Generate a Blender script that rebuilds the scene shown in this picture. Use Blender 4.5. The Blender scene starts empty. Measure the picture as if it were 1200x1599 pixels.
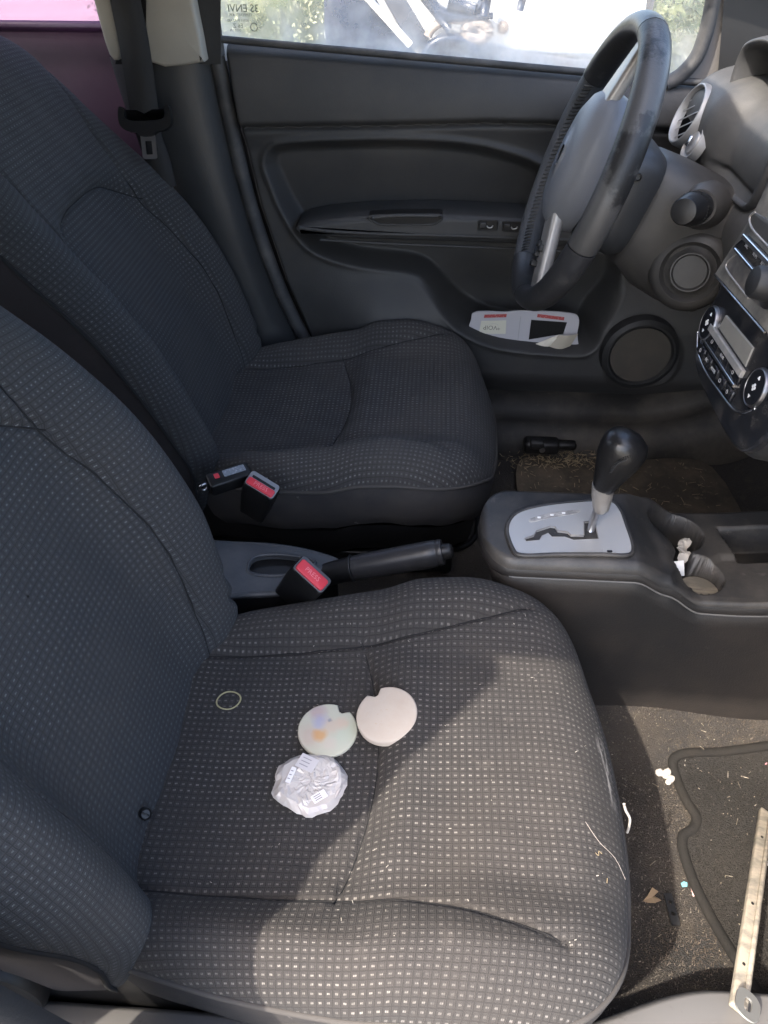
import bpy, bmesh, math, random
import numpy as np
from mathutils import Vector, Matrix, Euler
random.seed(7); rng = np.random.default_rng(7)
R = math.radians
SC = bpy.context.scene
COL = SC.collection
# ------------------------------------------------------------------ camera
CAM = np.array([0.0, -0.82, 1.10]); PITCH = R(40); YAW = R(3.65); FPX = 1200.0
fw = np.array([-math.sin(YAW)*math.cos(PITCH), math.cos(YAW)*math.cos(PITCH), -math.sin(PITCH)])
rt = np.cross(fw, [0, 0, 1]); rt /= np.linalg.norm(rt); upv = np.cross(rt, fw)
cd = bpy.data.cameras.new('camera'); cam = bpy.data.objects.new('camera', cd); COL.objects.link(cam)
cam.location = CAM; cam.rotation_euler = (R(90)-PITCH, 0, YAW)
cd.sensor_fit = 'HORIZONTAL'; cd.sensor_width = 36; cd.lens = 36*FPX/1200
cd.clip_start = 0.02; cd.clip_end = 500; SC.camera = cam
# ------------------------------------------------------------------ light
SUN_EL = 52; SUN_AZ = 225            # sun stands behind the photographer's left shoulder
w = bpy.data.worlds.new('World'); SC.world = w; w.use_nodes = True
wn = w.node_tree; sky = wn.nodes.new('ShaderNodeTexSky'); sky.sky_type = 'NISHITA'; sky.sun_disc = False
sky.sun_elevation = R(SUN_EL); sky.sun_rotation = R(SUN_AZ); sky.air_density = 1.0; sky.dust_density = 4.0
wn.links.new(sky.outputs[0], wn.nodes['Background'].inputs[0]); wn.nodes['Background'].inputs[1].default_value = 0.15
sl = bpy.data.lights.new('sun', 'SUN'); sl.energy = 2.0; sl.angle = R(0.9); sl.color = (0.80, 0.73, 0.64)
so = bpy.data.objects.new('sun', sl); COL.objects.link(so)
sd = Vector((math.sin(R(SUN_AZ))*math.cos(R(SUN_EL)), math.cos(R(SUN_AZ))*math.cos(R(SUN_EL)), math.sin(R(SUN_EL))))
so.rotation_euler = sd.to_track_quat('Z', 'Y').to_euler()
SC.view_settings.view_transform = 'Standard'; SC.view_settings.look = 'None'
SC.view_settings.exposure = 2.8; SC.view_settings.gamma = 1.0
SC.cycles.max_bounces = 8; SC.cycles.transparent_max_bounces = 12

# ------------------------------------------------------------------ measuring helpers (photo pixel -> point on a plane of the car)
def ray(px, py): return fw + rt*(px-600)/FPX - upv*(py-799.5)/FPX
def at(px, py, ax, val):
    d = ray(px, py); return CAM + d*(val-CAM[ax])/d[ax]
def ay(px, py, y): return at(px, py, 1, y)
def az(px, py, z): return at(px, py, 2, z)
V = lambda *a: np.array(a, float)
def nrm(v): v = np.asarray(v, float); return v/np.linalg.norm(v)

# ------------------------------------------------------------------ materials
MATS = {}
def mat(name, col, rough=0.6, metal=0.0, dust=None, bump=None, spec=0.38, coat=0.0, alpha=None, sheen=0.0, fine=None):
    """dust=(scale, colour, low, high, amount[, stretch]); bump=(scale,strength); fine=(scale, amount) fine value grain"""
    if name in MATS: return MATS[name]
    m = bpy.data.materials.new(name); m.use_nodes = True; t = m.node_tree; n = t.nodes; l = t.links
    b = n['Principled BSDF']; b.inputs['Roughness'].default_value = rough; b.inputs['Metallic'].default_value = metal
    b.inputs['Specular IOR Level'].default_value = spec; b.inputs['Coat Weight'].default_value = coat
    b.inputs['Sheen Weight'].default_value = sheen
    tc = n.new('ShaderNodeTexCoord')
    c = n.new('ShaderNodeRGB'); c.outputs[0].default_value = (*col, 1); out = c.outputs[0]
    def noise(scale, detail=6, rough_=0.6, src=None):
        x = n.new('ShaderNodeTexNoise'); x.inputs['Scale'].default_value = scale; x.inputs['Detail'].default_value = detail
        x.inputs['Roughness'].default_value = rough_; l.new(src or tc.outputs['Object'], x.inputs['Vector']); return x.outputs['Fac']
    def ramp(src, lo, hi):
        r = n.new('ShaderNodeMapRange'); r.inputs[1].default_value = lo; r.inputs[2].default_value = hi; l.new(src, r.inputs[0]); return r.outputs[0]
    def mix(f, a, c2, typ='MIX'):
        x = n.new('ShaderNodeMix'); x.data_type = 'RGBA'; x.blend_type = typ
        if isinstance(f, float): x.inputs[0].default_value = f
        else: l.new(f, x.inputs[0])
        l.new(a, x.inputs[6])
        if isinstance(c2, tuple): x.inputs[7].default_value = (*c2, 1)
        else: l.new(c2, x.inputs[7])
        return x.outputs[2]
    def mul(a, k):
        x = n.new('ShaderNodeMath'); x.operation = 'MULTIPLY'; l.new(a, x.inputs[0])
        if isinstance(k, float): x.inputs[1].default_value = k
        else: l.new(k, x.inputs[1])
        return x.outputs[0]
    if fine: out = mix(mul(ramp(noise(fine[0], 3), .3, .7), fine[1]), out, tuple(min(1, k*2.4+.01) for k in col))
    for dd in ([dust] if dust and not isinstance(dust, list) else (dust or [])):
        src = None
        if len(dd) > 5:
            mp = n.new('ShaderNodeMapping'); mp.inputs['Scale'].default_value = dd[5]; l.new(tc.outputs['Object'], mp.inputs[0]); src = mp.outputs[0]
        f = mul(ramp(noise(dd[0], 8, .65, src), dd[2], dd[3]), dd[4]); out = mix(f, out, dd[1])
    l.new(out, b.inputs['Base Color'])
    if bump:
        bp = n.new('ShaderNodeBump'); bp.inputs['Strength'].default_value = bump[1]; bp.inputs['Distance'].default_value = bump[2] if len(bump) > 2 else .001
        l.new(noise(bump[0], 4), bp.inputs['Height']); l.new(bp.outputs[0], b.inputs['Normal'])
    if alpha is not None: b.inputs['Alpha'].default_value = alpha
    MATS[name] = m; return m

def fabric(name, base, ridge, dot, pitch=.0081, dust=.35, dusty=(.11, .095, .08), dotamt=.9, small=1., scuff=False, fademin=.55):
    m = bpy.data.materials.new(name); m.use_nodes = True; t = m.node_tree; n = t.nodes; l = t.links
    b = n['Principled BSDF']; b.inputs['Roughness'].default_value = .92; b.inputs['Specular IOR Level'].default_value = .25
    b.inputs['Sheen Weight'].default_value = .03; b.inputs['Sheen Roughness'].default_value = .5
    uv = n.new('ShaderNodeUVMap'); tc = n.new('ShaderNodeTexCoord')
    def M(op, a, b_=None, c_=None):
        x = n.new('ShaderNodeMath'); x.operation = op
        for i, q in enumerate((a, b_, c_)):
            if q is None: continue
            if isinstance(q, (int, float)): x.inputs[i].default_value = q
            else: l.new(q, x.inputs[i])
        return x.outputs[0]
    def noise(scale, detail=5, src=None):
        x = n.new('ShaderNodeTexNoise'); x.inputs['Scale'].default_value = scale; x.inputs['Detail'].default_value = detail
        l.new(src or tc.outputs['Object'], x.inputs['Vector']); return x.outputs['Fac']
    def rng_(src, lo, hi, a=0., b_=1.):
        r = n.new('ShaderNodeMapRange'); r.interpolation_type = 'SMOOTHSTEP'
        for i, q in enumerate((lo, hi, a, b_)): r.inputs[i+1].default_value = q
        l.new(src, r.inputs[0]); return r.outputs[0]
    sc = n.new('ShaderNodeVectorMath'); sc.operation = 'SCALE'; sc.inputs['Scale'].default_value = 1/pitch; l.new(uv.outputs[0], sc.inputs[0])
    # yarn wobble
    nv = n.new('ShaderNodeTexNoise'); nv.inputs['Scale'].default_value = 1.3; nv.inputs['Detail'].default_value = 2; l.new(sc.outputs[0], nv.inputs['Vector'])
    wob = n.new('ShaderNodeVectorMath'); wob.operation = 'MULTIPLY_ADD'; l.new(nv.outputs['Color'], wob.inputs[0]); wob.inputs[1].default_value = (.16, .16, 0); l.new(sc.outputs[0], wob.inputs[2])
    sp = n.new('ShaderNodeSeparateXYZ'); l.new(wob.outputs[0], sp.inputs[0])
    fu = M('ABSOLUTE', M('SUBTRACT', M('FRACT', sp.outputs[0]), .5)); fv = M('ABSOLUTE', M('SUBTRACT', M('FRACT', sp.outputs[1]), .5))
    du = rng_(fu, .11*small, .25*small, 1, 0); dv = rng_(fv, .05*small, .17*small, 1, 0); gap = rng_(fu, .015, .05, .45, 1)
    dots = M('MULTIPLY', M('MULTIPLY', M('MULTIPLY', du, dv), gap), rng_(noise(800, 2), .3, .6, .45, 1))
    # woven check between dots: darker channels along both directions
    cu = M('MAXIMUM', rng_(fu, .40, .46, 0, 1), M('MULTIPLY', M('MULTIPLY', rng_(fu, .26, .29, 0, 1), rng_(fu, .31, .34, 1, 0)), .8)); cv = rng_(fv, .38, .46, 0, 1)
    chan = M('MAXIMUM', M('MULTIPLY', cu, .95), cv)
    fine = M('MULTIPLY', M('ADD', M('SINE', M('MULTIPLY', sp.outputs[0], 6.283*5)), 1), .5)
    # per-region fading of dots, wear and dust
    fade = M('MULTIPLY', rng_(noise(9, 4), .28, .6, .45, 1), rng_(noise(3.4, 2), .36, .56, fademin, 1))
    cellfade = rng_(noise(1/pitch*.8, 1, uv.outputs[0]), .28, .66, .28, 1)
    dotf = M('MULTIPLY', M('MULTIPLY', dots, fade), M('MULTIPLY', cellfade, dotamt))
    def mix(f, a, c2):
        x = n.new('ShaderNodeMix'); x.data_type = 'RGBA'
        if isinstance(f, float): x.inputs[0].default_value = f
        else: l.new(f, x.inputs[0])
        for i, q in ((6, a), (7, c2)):
            if isinstance(q, tuple): x.inputs[i].default_value = (*q, 1)
            else: l.new(q, x.inputs[i])
        return x.outputs[2]
    c = mix(M('MULTIPLY', M('SUBTRACT', 1., chan), M('MULTIPLY_ADD', fine, .4, .6)), base, ridge)
    dst = M('MULTIPLY', rng_(noise(5.5, 8), .20, .80, .25, 1), dust)
    c = mix(dst, c, dusty)
    sm = M('MULTIPLY', rng_(noise(26, 6), .64, .78), dust*.25); c = mix(sm, c, (.16, .14, .125))
    c = mix(dotf, c, dot)
    if scuff:      # chafed white patch on the front edge
        su = n.new('ShaderNodeSeparateXYZ'); l.new(uv.outputs[0], su.inputs[0])
        mpn = n.new('ShaderNodeMapping'); mpn.inputs['Scale'].default_value = (160, 40, 1); mpn.inputs['Rotation'].default_value = (0, 0, .25); l.new(uv.outputs[0], mpn.inputs[0])
        st = n.new('ShaderNodeTexNoise'); st.inputs['Scale'].default_value = 1.; st.inputs['Detail'].default_value = 6; l.new(mpn.outputs[0], st.inputs['Vector'])
        across = M('ABSOLUTE', M('SUBTRACT', su.outputs[0], M('MULTIPLY_ADD', su.outputs[1], -.10, .493))); along = M('ABSOLUTE', M('SUBTRACT', su.outputs[1], .008))
        msk = M('MULTIPLY', M('MULTIPLY', rng_(across, .002, .013, 1, 0), rng_(along, .02, .055, 1, 0)), rng_(st.outputs[0], .44, .64, 0, .7)); c = mix(msk, c, (.36, .335, .31))
    l.new(c, b.inputs['Base Color'])
    h = M('ADD', M('MULTIPLY', M('SUBTRACT', 1., chan), .8), M('ADD', M('MULTIPLY', dots, .5), M('MULTIPLY', noise(900, 2), .9)))
    bp = n.new('ShaderNodeBump'); bp.inputs['Strength'].default_value = .55; bp.inputs['Distance'].default_value = .0012
    l.new(h, bp.inputs['Height']); l.new(bp.outputs[0], b.inputs['Normal'])
    MATS[name] = m; return m

FAB = fabric('seat_fabric', (.017, .0175, .0195), (.035, .036, .039), (.22, .215, .21), dust=.30)
FABN = fabric('near_seat_fabric', (.017, .0165, .0175), (.034, .0325, .0325), (.26, .24, .22), dust=.45, dusty=(.050, .043, .037), scuff=True)
FABB = fabric('backrest_fabric', (.020, .021, .023), (.039, .041, .0445), (.19, .195, .20), dust=.12, dotamt=.85, small=.78, fademin=.6)
PLAINF = mat('plain_dark_fabric', (.019, .017, .019), .95, bump=(700, .5, .001), dust=(14, (.05, .042, .038), .55, .8, .35))
SKIRT = mat('seat_skirt_fabric', (.022, .021, .022), .85, bump=(500, .3, .001), dust=[(9, (.07, .06, .05), .45, .8, .5), (34, (.34, .32, .29), .67, .75, .55)])
THREAD = mat('seam_thread', (.010, .010, .011), .9)
WELT = mat('seam_piping', (.05, .046, .043), .9)
BLACK = mat('black_plastic', (.008, .008, .0085), .42, bump=(600, .15), dust=(20, (.09, .08, .07), .58, .85, .25))
GREYP = mat('charcoal_moulded_plastic', (.016, .0164, .0175), .48, bump=(420, .35, .0008), dust=(6, (.075, .07, .062), .5, .8, .35))
DOORP = mat('door_card_plastic', (.032, .0325, .0335), .55, bump=(380, .45, .0008), dust=[(4, (.075, .068, .060), .42, .75, .5), (60, (.2, .18, .16), .7, .8, .15)])
DASHP = mat('dusty_dashboard_plastic', (.036, .0365, .0375), .55, bump=(420, .35, .0008), dust=[(7, (.115, .112, .107), .38, .75, .6), (80, (.4, .38, .34), .68, .78, .25)])
COLP = mat('dusty_column_plastic', (.022, .0215, .021), .5, bump=(420, .3, .0008), dust=[(9, (.055, .050, .045), .36, .72, .65)])
HOODP = mat('hood_plastic', (.035, .036, .039), .5, bump=(420, .35, .0008), dust=(8, (.12, .11, .095), .45, .8, .5))
CONSP = mat('console_plastic', (.013, .0127, .013), .42, bump=(420, .4, .0008), dust=[(5, (.040, .033, .028), .38, .7, .7), (45, (.25, .22, .19), .66, .8, .22)])
CONST = mat('console_top_plastic', (.021, .0213, .0225), .42, bump=(420, .35, .0008), dust=[(8, (.095, .085, .074), .42, .72, .8), (50, (.34, .30, .27), .63, .8, .3)])
LEATH = mat('worn_leather', (.026, .026, .028), .33, bump=(260, .3, .001), dust=(30, (.10, .095, .09), .55, .7, .4))
LEATH2 = mat('dusty_leather', (.045, .044, .043), .42, bump=(260, .35, .001), dust=[(9, (.09, .085, .08), .4, .8, .5), (12, (.010, .010, .010), .51, .56, .95, (1, .5, 1))])
PERF = mat('perforated_leather', (.06, .062, .066), .42, bump=(900, .8, .0015))
PAD = mat('airbag_pad_plastic', (.15, .155, .168), .4, bump=(500, .3), dust=(10, (.15, .15, .16), .4, .7, .4))
SILV = mat('satin_silver_plastic', (.42, .42, .42), .36, metal=.35, bump=(600, .1), dust=[(14, (.5, .47, .42), .45, .75, .4)])
SILV2 = mat('satin_silver_trim', (.36, .34, .32), .38, metal=.6, dust=(30, (.26, .24, .21), .45, .7, .5))
VENTS = mat('dull_silver_ring', (.26, .26, .26), .42, metal=.4, dust=(20, (.3, .28, .25), .45, .7, .5))
CHROME = mat('worn_chrome', (.7, .7, .72), .2, metal=1., dust=(40, (.4, .37, .33), .55, .7, .3))
DKCHR = mat('dark_chrome', (.18, .18, .19), .3, metal=.9, dust=(40, (.2, .19, .17), .5, .7, .5))
STEEL = mat('belt_steel', (.5, .5, .52), .3, metal=1.)
GLOSSB = mat('gloss_black_trim', (.012, .013, .016), .16, dust=[(18, (.12, .11, .10), .5, .75, .45)])
GLOSSK = mat('gloss_black_knob', (.010, .011, .014), .15, dust=(30, (.15, .14, .12), .6, .8, .3))
LCD = mat('dusty_display', (.19, .185, .17), .35, dust=(50, (.28, .26, .22), .4, .7, .4))
RED = mat('red_button', (.50, .035, .05), .45, dust=(60, (.5, .2, .2), .6, .8, .3))
WHITEP = mat('white_print', (.7, .7, .7), .6)
GREYPR = mat('grey_print', (.33, .33, .34), .6)
BELT = mat('belt_webbing', (.018, .018, .019), .8, bump=(900, .5, .001))
BEIGE = mat('beige_trim', (.29, .275, .24), .65, bump=(400, .2), dust=(6, (.21, .19, .16), .45, .8, .4))
PILLAR = mat('pillar_trim', (.022, .0235, .0255), .42, bump=(420, .3, .0008), dust=(5, (.06, .06, .058), .5, .8, .3))
PURPLE = mat('purple_door_trim', (.038, .016, .034), .5, bump=(300, .2), dust=(6, (.10, .06, .09), .45, .8, .3))
DPURPLE = mat('purple_seal', (.03, .008, .035), .5)
RUBBER = mat('rubber_seal', (.035, .036, .038), .6, dust=(12, (.16, .15, .14), .45, .75, .5))
CARPET = mat('floor_carpet', (.014, .013, .0125), 1., bump=(420, 1., .004), fine=(650, .9), dust=[(4.5, (.056, .045, .034), .42, .72, .7), (26, (.085, .07, .052), .52, .75, .6), (230, (.3, .27, .22), .66, .74, .5)])
MATC = mat('floor_mat_carpet', (.010, .009, .008), 1., bump=(420, 1., .004), fine=(650, .8), dust=[(5, (.028, .023, .017), .42, .75, .6), (200, (.32, .29, .24), .69, .75, .55)])
MATE = mat('floor_mat_binding', (.009, .008, .007), .9, bump=(300, .6, .002), dust=(12, (.028, .023, .017), .45, .75, .5))
FARCARP = mat('far_footwell_mat', (.045, .037, .028), .9, bump=(160, .5, .002), dust=[(12, (.13, .102, .07), .42, .70, .8), (60, (.30, .25, .17), .6, .74, .5)])
CREAM = mat('chalky_cream_paint', (.27, .235, .185), .7, bump=(60, .4, .002), dust=[(14, (.13, .12, .10), .42, .6, .9, (1, 5, 5)), (60, (.13, .11, .09), .66, .72, .7)])
GALV = mat('galvanised_tab', (.42, .42, .40), .4, metal=.8)
SILLM = mat('painted_sill', (.115, .113, .112), .45, dust=[(5, (.16, .145, .125), .45, .75, .6), (60, (.06, .055, .05), .62, .7, .5)], bump=(90, .1))
PAPER = mat('booklet_paper', (.44, .43, .455), .7, dust=(20, (.42, .4, .42), .5, .7, .4))
PAPER2 = mat('cream_paper', (.66, .62, .52), .75, dust=(15, (.5, .45, .36), .5, .7, .5))
REDPR = mat('red_print', (.36, .06, .06), .6, dust=(300, (.6, .4, .38), .55, .6, .4))
MAROON = mat('maroon_paper', (.12, .02, .02), .6)
STONE = mat('white_ceramic', (.40, .35, .30), .7, bump=(200, .25), dust=[(22, (.36, .29, .23), .45, .75, .6), (70, (.33, .20, .10), .64, .72, .6)])
CLOTHW = mat('white_scrap', (.42, .39, .35), .9)
STRAW = mat('straw_debris', (.22, .175, .11), .9)
CRUMB = mat('pale_crumbs', (.14, .12, .09), .9, dust=(90, (.30, .27, .23), .5, .6, .8))
HAIR = mat('lint_fibre', (.26, .24, .21), .9)

# ------------------------------------------------------------------ mesh helpers
def root_loc(p):
    while p is not None and p.parent is not None: p = p.parent
    return np.array(p.location) if p is not None else np.zeros(3)
def tag(o, label=None, cat=None, group=None, kind=None):
    for k, v in (('label', label), ('category', cat), ('group', group), ('kind', kind)):
        if v: o[k] = v
    return o
def thing(name, label, cat, loc=(0, 0, 0), group=None):
    o = bpy.data.objects.new(name, None); COL.objects.link(o); o.location = loc; o.empty_display_size = .05
    return tag(o, label, cat, group)
def obj(name, verts, faces, m, parent=None, smooth=True, uv=None):
    verts = np.asarray(verts, float)
    if parent is not None: verts = verts-root_loc(parent)
    me = bpy.data.meshes.new(name); me.from_pydata(verts.tolist(), [], [list(map(int, f)) for f in faces]); me.update()
    if uv is not None:
        L = me.uv_layers.new(name='UVMap'); idx = np.empty(len(me.loops), int); me.loops.foreach_get('vertex_index', idx)
        L.data.foreach_set('uv', np.asarray(uv, np.float32)[idx].ravel())
    if smooth: me.polygons.foreach_set('use_smooth', [True]*len(me.polygons))
    me.materials.append(m)
    o = bpy.data.objects.new(name, me); COL.objects.link(o)
    if parent is not None: o.parent = parent
    return o
def sharp(o, ang=35):
    me = o.data; bm = bmesh.new(); bm.from_mesh(me)
    bmesh.ops.recalc_face_normals(bm, faces=bm.faces)
    for e in bm.edges:
        e.smooth = not (len(e.link_faces) == 2 and e.calc_face_angle(0) > R(ang))
    bm.to_mesh(me); bm.free(); return o
def gridfaces(nu, nv, wu=False, wv=False):
    f = []
    for i in range(nu if wu else nu-1):
        for j in range(nv if wv else nv-1):
            a, b = i, (i+1) % nu; c, d = j, (j+1) % nv
            f.append((a*nv+c, b*nv+c, b*nv+d, a*nv+d))
    return f
def gridobj(name, P, m, parent=None, wu=False, wv=False, uv=None, smooth=True):
    nu, nv = P.shape[:2]
    return obj(name, P.reshape(-1, 3), gridfaces(nu, nv, wu, wv), m, parent, smooth, None if uv is None else uv.reshape(-1, 2))
def loft(name, loops, m, parent=None, caps=True, ang=40):
    n = len(loops[0]); v = np.concatenate(loops); f = gridfaces(len(loops), n, False, True)
    if caps: f = f+[tuple(range(n))[::-1], tuple(range((len(loops)-1)*n, len(loops)*n))]
    return sharp(obj(name, v, f, m, parent), ang)
def crom(pts, n=8, closed=False):
    p = [np.asarray(q, float) for q in pts]; out = []; N = len(p)
    for i in range(N if closed else N-1):
        g = (lambda k: p[k % N]) if closed else (lambda k: p[min(max(k, 0), N-1)])
        a, b, c, d = g(i-1), g(i), g(i+1), g(i+2)
        for k in range(n):
            t = k/n; out.append(.5*((2*b)+(-a+c)*t+(2*a-5*b+4*c-d)*t*t+(-a+3*b-3*c+d)*t**3))
    if not closed: out.append(p[-1])
    return np.array(out)
def tube(name, path, rad, m, parent=None, n=10, closed=False, flat=1.0, up=(0, 0, 1)):
    P = np.asarray(path, float); N = len(P); L = []
    rad = np.full(N, rad) if np.isscalar(rad) else np.asarray(rad)
    for i in range(N):
        a = P[(i-1) % N] if closed else P[max(i-1, 0)]; b = P[(i+1) % N] if closed else P[min(i+1, N-1)]
        t = nrm(b-a); s = np.cross(t, up); s = nrm(s if np.linalg.norm(s) > 1e-4 else np.cross(t, (1, 0, 0))); q = np.cross(s, t)
        L.append([P[i]+rad[i]*(math.cos(k)*s+flat*math.sin(k)*q) for k in np.linspace(0, 2*math.pi, n, endpoint=False)])
    v = np.array(L).reshape(-1, 3); f = gridfaces(N, n, closed, True)
    if not closed: f += [tuple(range(n))[::-1], tuple(range((N-1)*n, N*n))]
    return obj(name, v, f, m, parent)
def frame(o, u, v):
    o = np.asarray(o, float); u = nrm(u); v = np.asarray(v, float); v = nrm(v-u*(v@u)); n = np.cross(u, v)
    return o, u, v, n
def fp(F, a, b, c=0.): return F[0]+a*F[1]+b*F[2]+c*F[3]
def box(name, F, size, m, parent=None, bev=.003, seg=2, off=(0, 0, 0), taper=None):
    bm = bmesh.new(); bmesh.ops.create_cube(bm, size=1)
    for q in bm.verts:
        k = 1.0
        if taper and q.co.z > 0: k = taper
        q.co = Vector((q.co.x*size[0]*k, q.co.y*size[1]*k, q.co.z*size[2]))
    if bev: bmesh.ops.bevel(bm, geom=bm.edges[:], offset=bev, segments=seg, affect='EDGES', profile=.5)
    v = [fp(F, q.co.x+off[0], q.co.y+off[1], q.co.z+off[2]) for q in bm.verts]
    f = [[q.index for q in p.verts] for p in bm.faces]; bm.free()
    return sharp(obj(name, v, f, m, parent), 50)
def prism(name, poly, F, d0, d1, m, parent=None, bev=0.0, seg=2):
    """polygon (a,b) in frame F extruded from height d0 to d1, top edge bevelled"""
    poly = np.asarray(poly, float); n = len(poly)
    ar = .5*np.sum(poly[:, 0]*np.roll(poly[:, 1], -1)-np.roll(poly[:, 0], -1)*poly[:, 1])
    if ar < 0: poly = poly[::-1]
    loops = [(poly, d0), (poly, d1-bev)]
    if bev:
        t = np.roll(poly, -1, 0)-np.roll(poly, 1, 0); t /= (np.linalg.norm(t, axis=1, keepdims=True)+1e-9); nn = np.stack([-t[:, 1], t[:, 0]], 1)
        for k in range(1, seg+1):
            th = k/seg*math.pi/2; loops.append((poly+nn*bev*(1-math.cos(th)), d1-bev+bev*math.sin(th)))
    v = np.array([fp(F, a, b, d) for P, d in loops for a, b in P])
    f = gridfaces(len(loops), n, False, True)+[tuple(range(n))[::-1], tuple(range((len(loops)-1)*n, len(loops)*n))]
    return sharp(obj(name, v, f, m, parent), 40)
def lathe(name, prof, F, m, parent=None, n=40, sx=1.0, sy=1.0):
    """profile (r, h); axis is the frame normal"""
    P = np.array([[fp(F, r*math.cos(t)*sx, r*math.sin(t)*sy, h) for t in np.linspace(0, 2*math.pi, n, endpoint=False)] for r, h in prof])
    f = gridfaces(len(prof), n, False, True)+[tuple(range(n))[::-1], tuple(range((len(prof)-1)*n, len(prof)*n))]
    return sharp(obj(name, P.reshape(-1, 3), f, m, parent), 35)
def rrect(w_, h_, r, n=6, cx=0, cy=0):
    o = []
    for sx, sy, a0 in ((1, 1, 0), (-1, 1, 90), (-1, -1, 180), (1, -1, 270)):
        for k in range(n+1):
            a = R(a0+90*k/n); o.append((cx+sx*(w_/2-r)+r*math.cos(a), cy+sy*(h_/2-r)+r*math.sin(a)))
    return np.array(o)
def circ(r, n=32, cx=0, cy=0, sy=1.): return np.array([(cx+r*math.cos(t), cy+r*sy*math.sin(t)) for t in np.linspace(0, 2*math.pi, n, endpoint=False)])
def text(name, body, size, F, m, parent, ext=.0002, flip=False):
    cu = bpy.data.curves.new(name, 'FONT'); cu.body = body; cu.size = size; cu.extrude = ext; cu.resolution_u = 2; cu.align_x = 'CENTER'; cu.align_y = 'CENTER'
    o = bpy.data.objects.new(name, cu); COL.objects.link(o); dg = bpy.context.evaluated_depsgraph_get(); dg.update()
    me = o.evaluated_get(dg).to_mesh(); v = [tuple(q.co) for q in me.vertices]; f = [tuple(p.vertices) for p in me.polygons]
    o.evaluated_get(dg).to_mesh_clear(); COL.objects.unlink(o); bpy.data.objects.remove(o); bpy.data.curves.remove(cu)
    return obj(name, [fp(F, (-a if flip else a), b, c) for a, b, c in v], f, m, parent, False)
def sstep(a, b, x): t = np.clip((x-a)/(b-a), 0, 1); return t*t*(3-2*t)
def sdpoly(X, Z, poly):
    """signed distance (negative inside) of points to polygon"""
    poly = np.asarray(poly, float); d = np.full(X.shape, 1e9); ins = np.zeros(X.shape, bool); n = len(poly)
    for i in range(n):
        a = poly[i]; b = poly[(i+1) % n]; e = b-a; wx = X-a[0]; wz = Z-a[1]
        t = np.clip((wx*e[0]+wz*e[1])/(e@e+1e-12), 0, 1); d = np.minimum(d, (wx-t*e[0])**2+(wz-t*e[1])**2)
        c = ((a[1] > Z) != (b[1] > Z)) & (X < (b[0]-a[0])*(Z-a[1])/((b[1]-a[1])+1e-12)+a[0]); ins ^= c
    return np.where(ins, -1, 1)*np.sqrt(d)
def sdline(X, Z, pts):
    d = np.full(X.shape, 1e9)
    for a, b in zip(pts[:-1], pts[1:]):
        e = b-a; wx = X-a[0]; wz = Z-a[1]; t = np.clip((wx*e[0]+wz*e[1])/(e@e+1e-12), 0, 1); d = np.minimum(d, (wx-t*e[0])**2+(wz-t*e[1])**2)
    return np.sqrt(d)
def copy_tree(o, parent=None):
    c = o.copy(); COL.objects.link(c); c.parent = parent
    for ch in list(o.children): copy_tree(ch, c)
    return c
YC_N, YC_F, XB_N, XB_F = -.333, .42, -.255, -.36          # seat centre lines and seat bite lines

#@@STRUCT
# ================================================================== the setting: ground, floor of the car, body shell
g = obj('ground', [(-60, -60, -.42), (60, -60, -.42), (60, 60, -.42), (-60, 60, -.42)], [(0, 1, 2, 3)],
        mat('pale_dusty_ground', (.36, .33, .28), .95, dust=[(.6, (.22, .2, .15), .4, .7, .6), (6, (.5, .47, .4), .5, .7, .5)], bump=(9, .5, .03)), None, False)
tag(g, kind='structure')
# carpeted floor pan with the tunnel rising in the middle
nx, ny = 150, 150; X, Y = np.meshgrid(np.linspace(-1.3, 1.05, nx), np.linspace(-.64, .66, ny), indexing='ij')
ZF = .045+.13*(1-sstep(.07, .15, np.abs(Y-.035)))*sstep(-.1, .05, X)*0+.06*(1-sstep(.08, .2, np.abs(Y-.035)))+.05*sstep(.12, .3, Y)
ZF = ZF+.35*sstep(.62, 1.05, X)+.004*np.sin(X*23+Y*11)+.003*np.sin(Y*31-X*9)
ZF = ZF+.05*(1-sstep(.0, .07, np.abs(np.abs(Y)-.66)))
fl = gridobj('floor', np.stack([X, Y, ZF], -1), CARPET); tag(fl, kind='structure')

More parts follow.
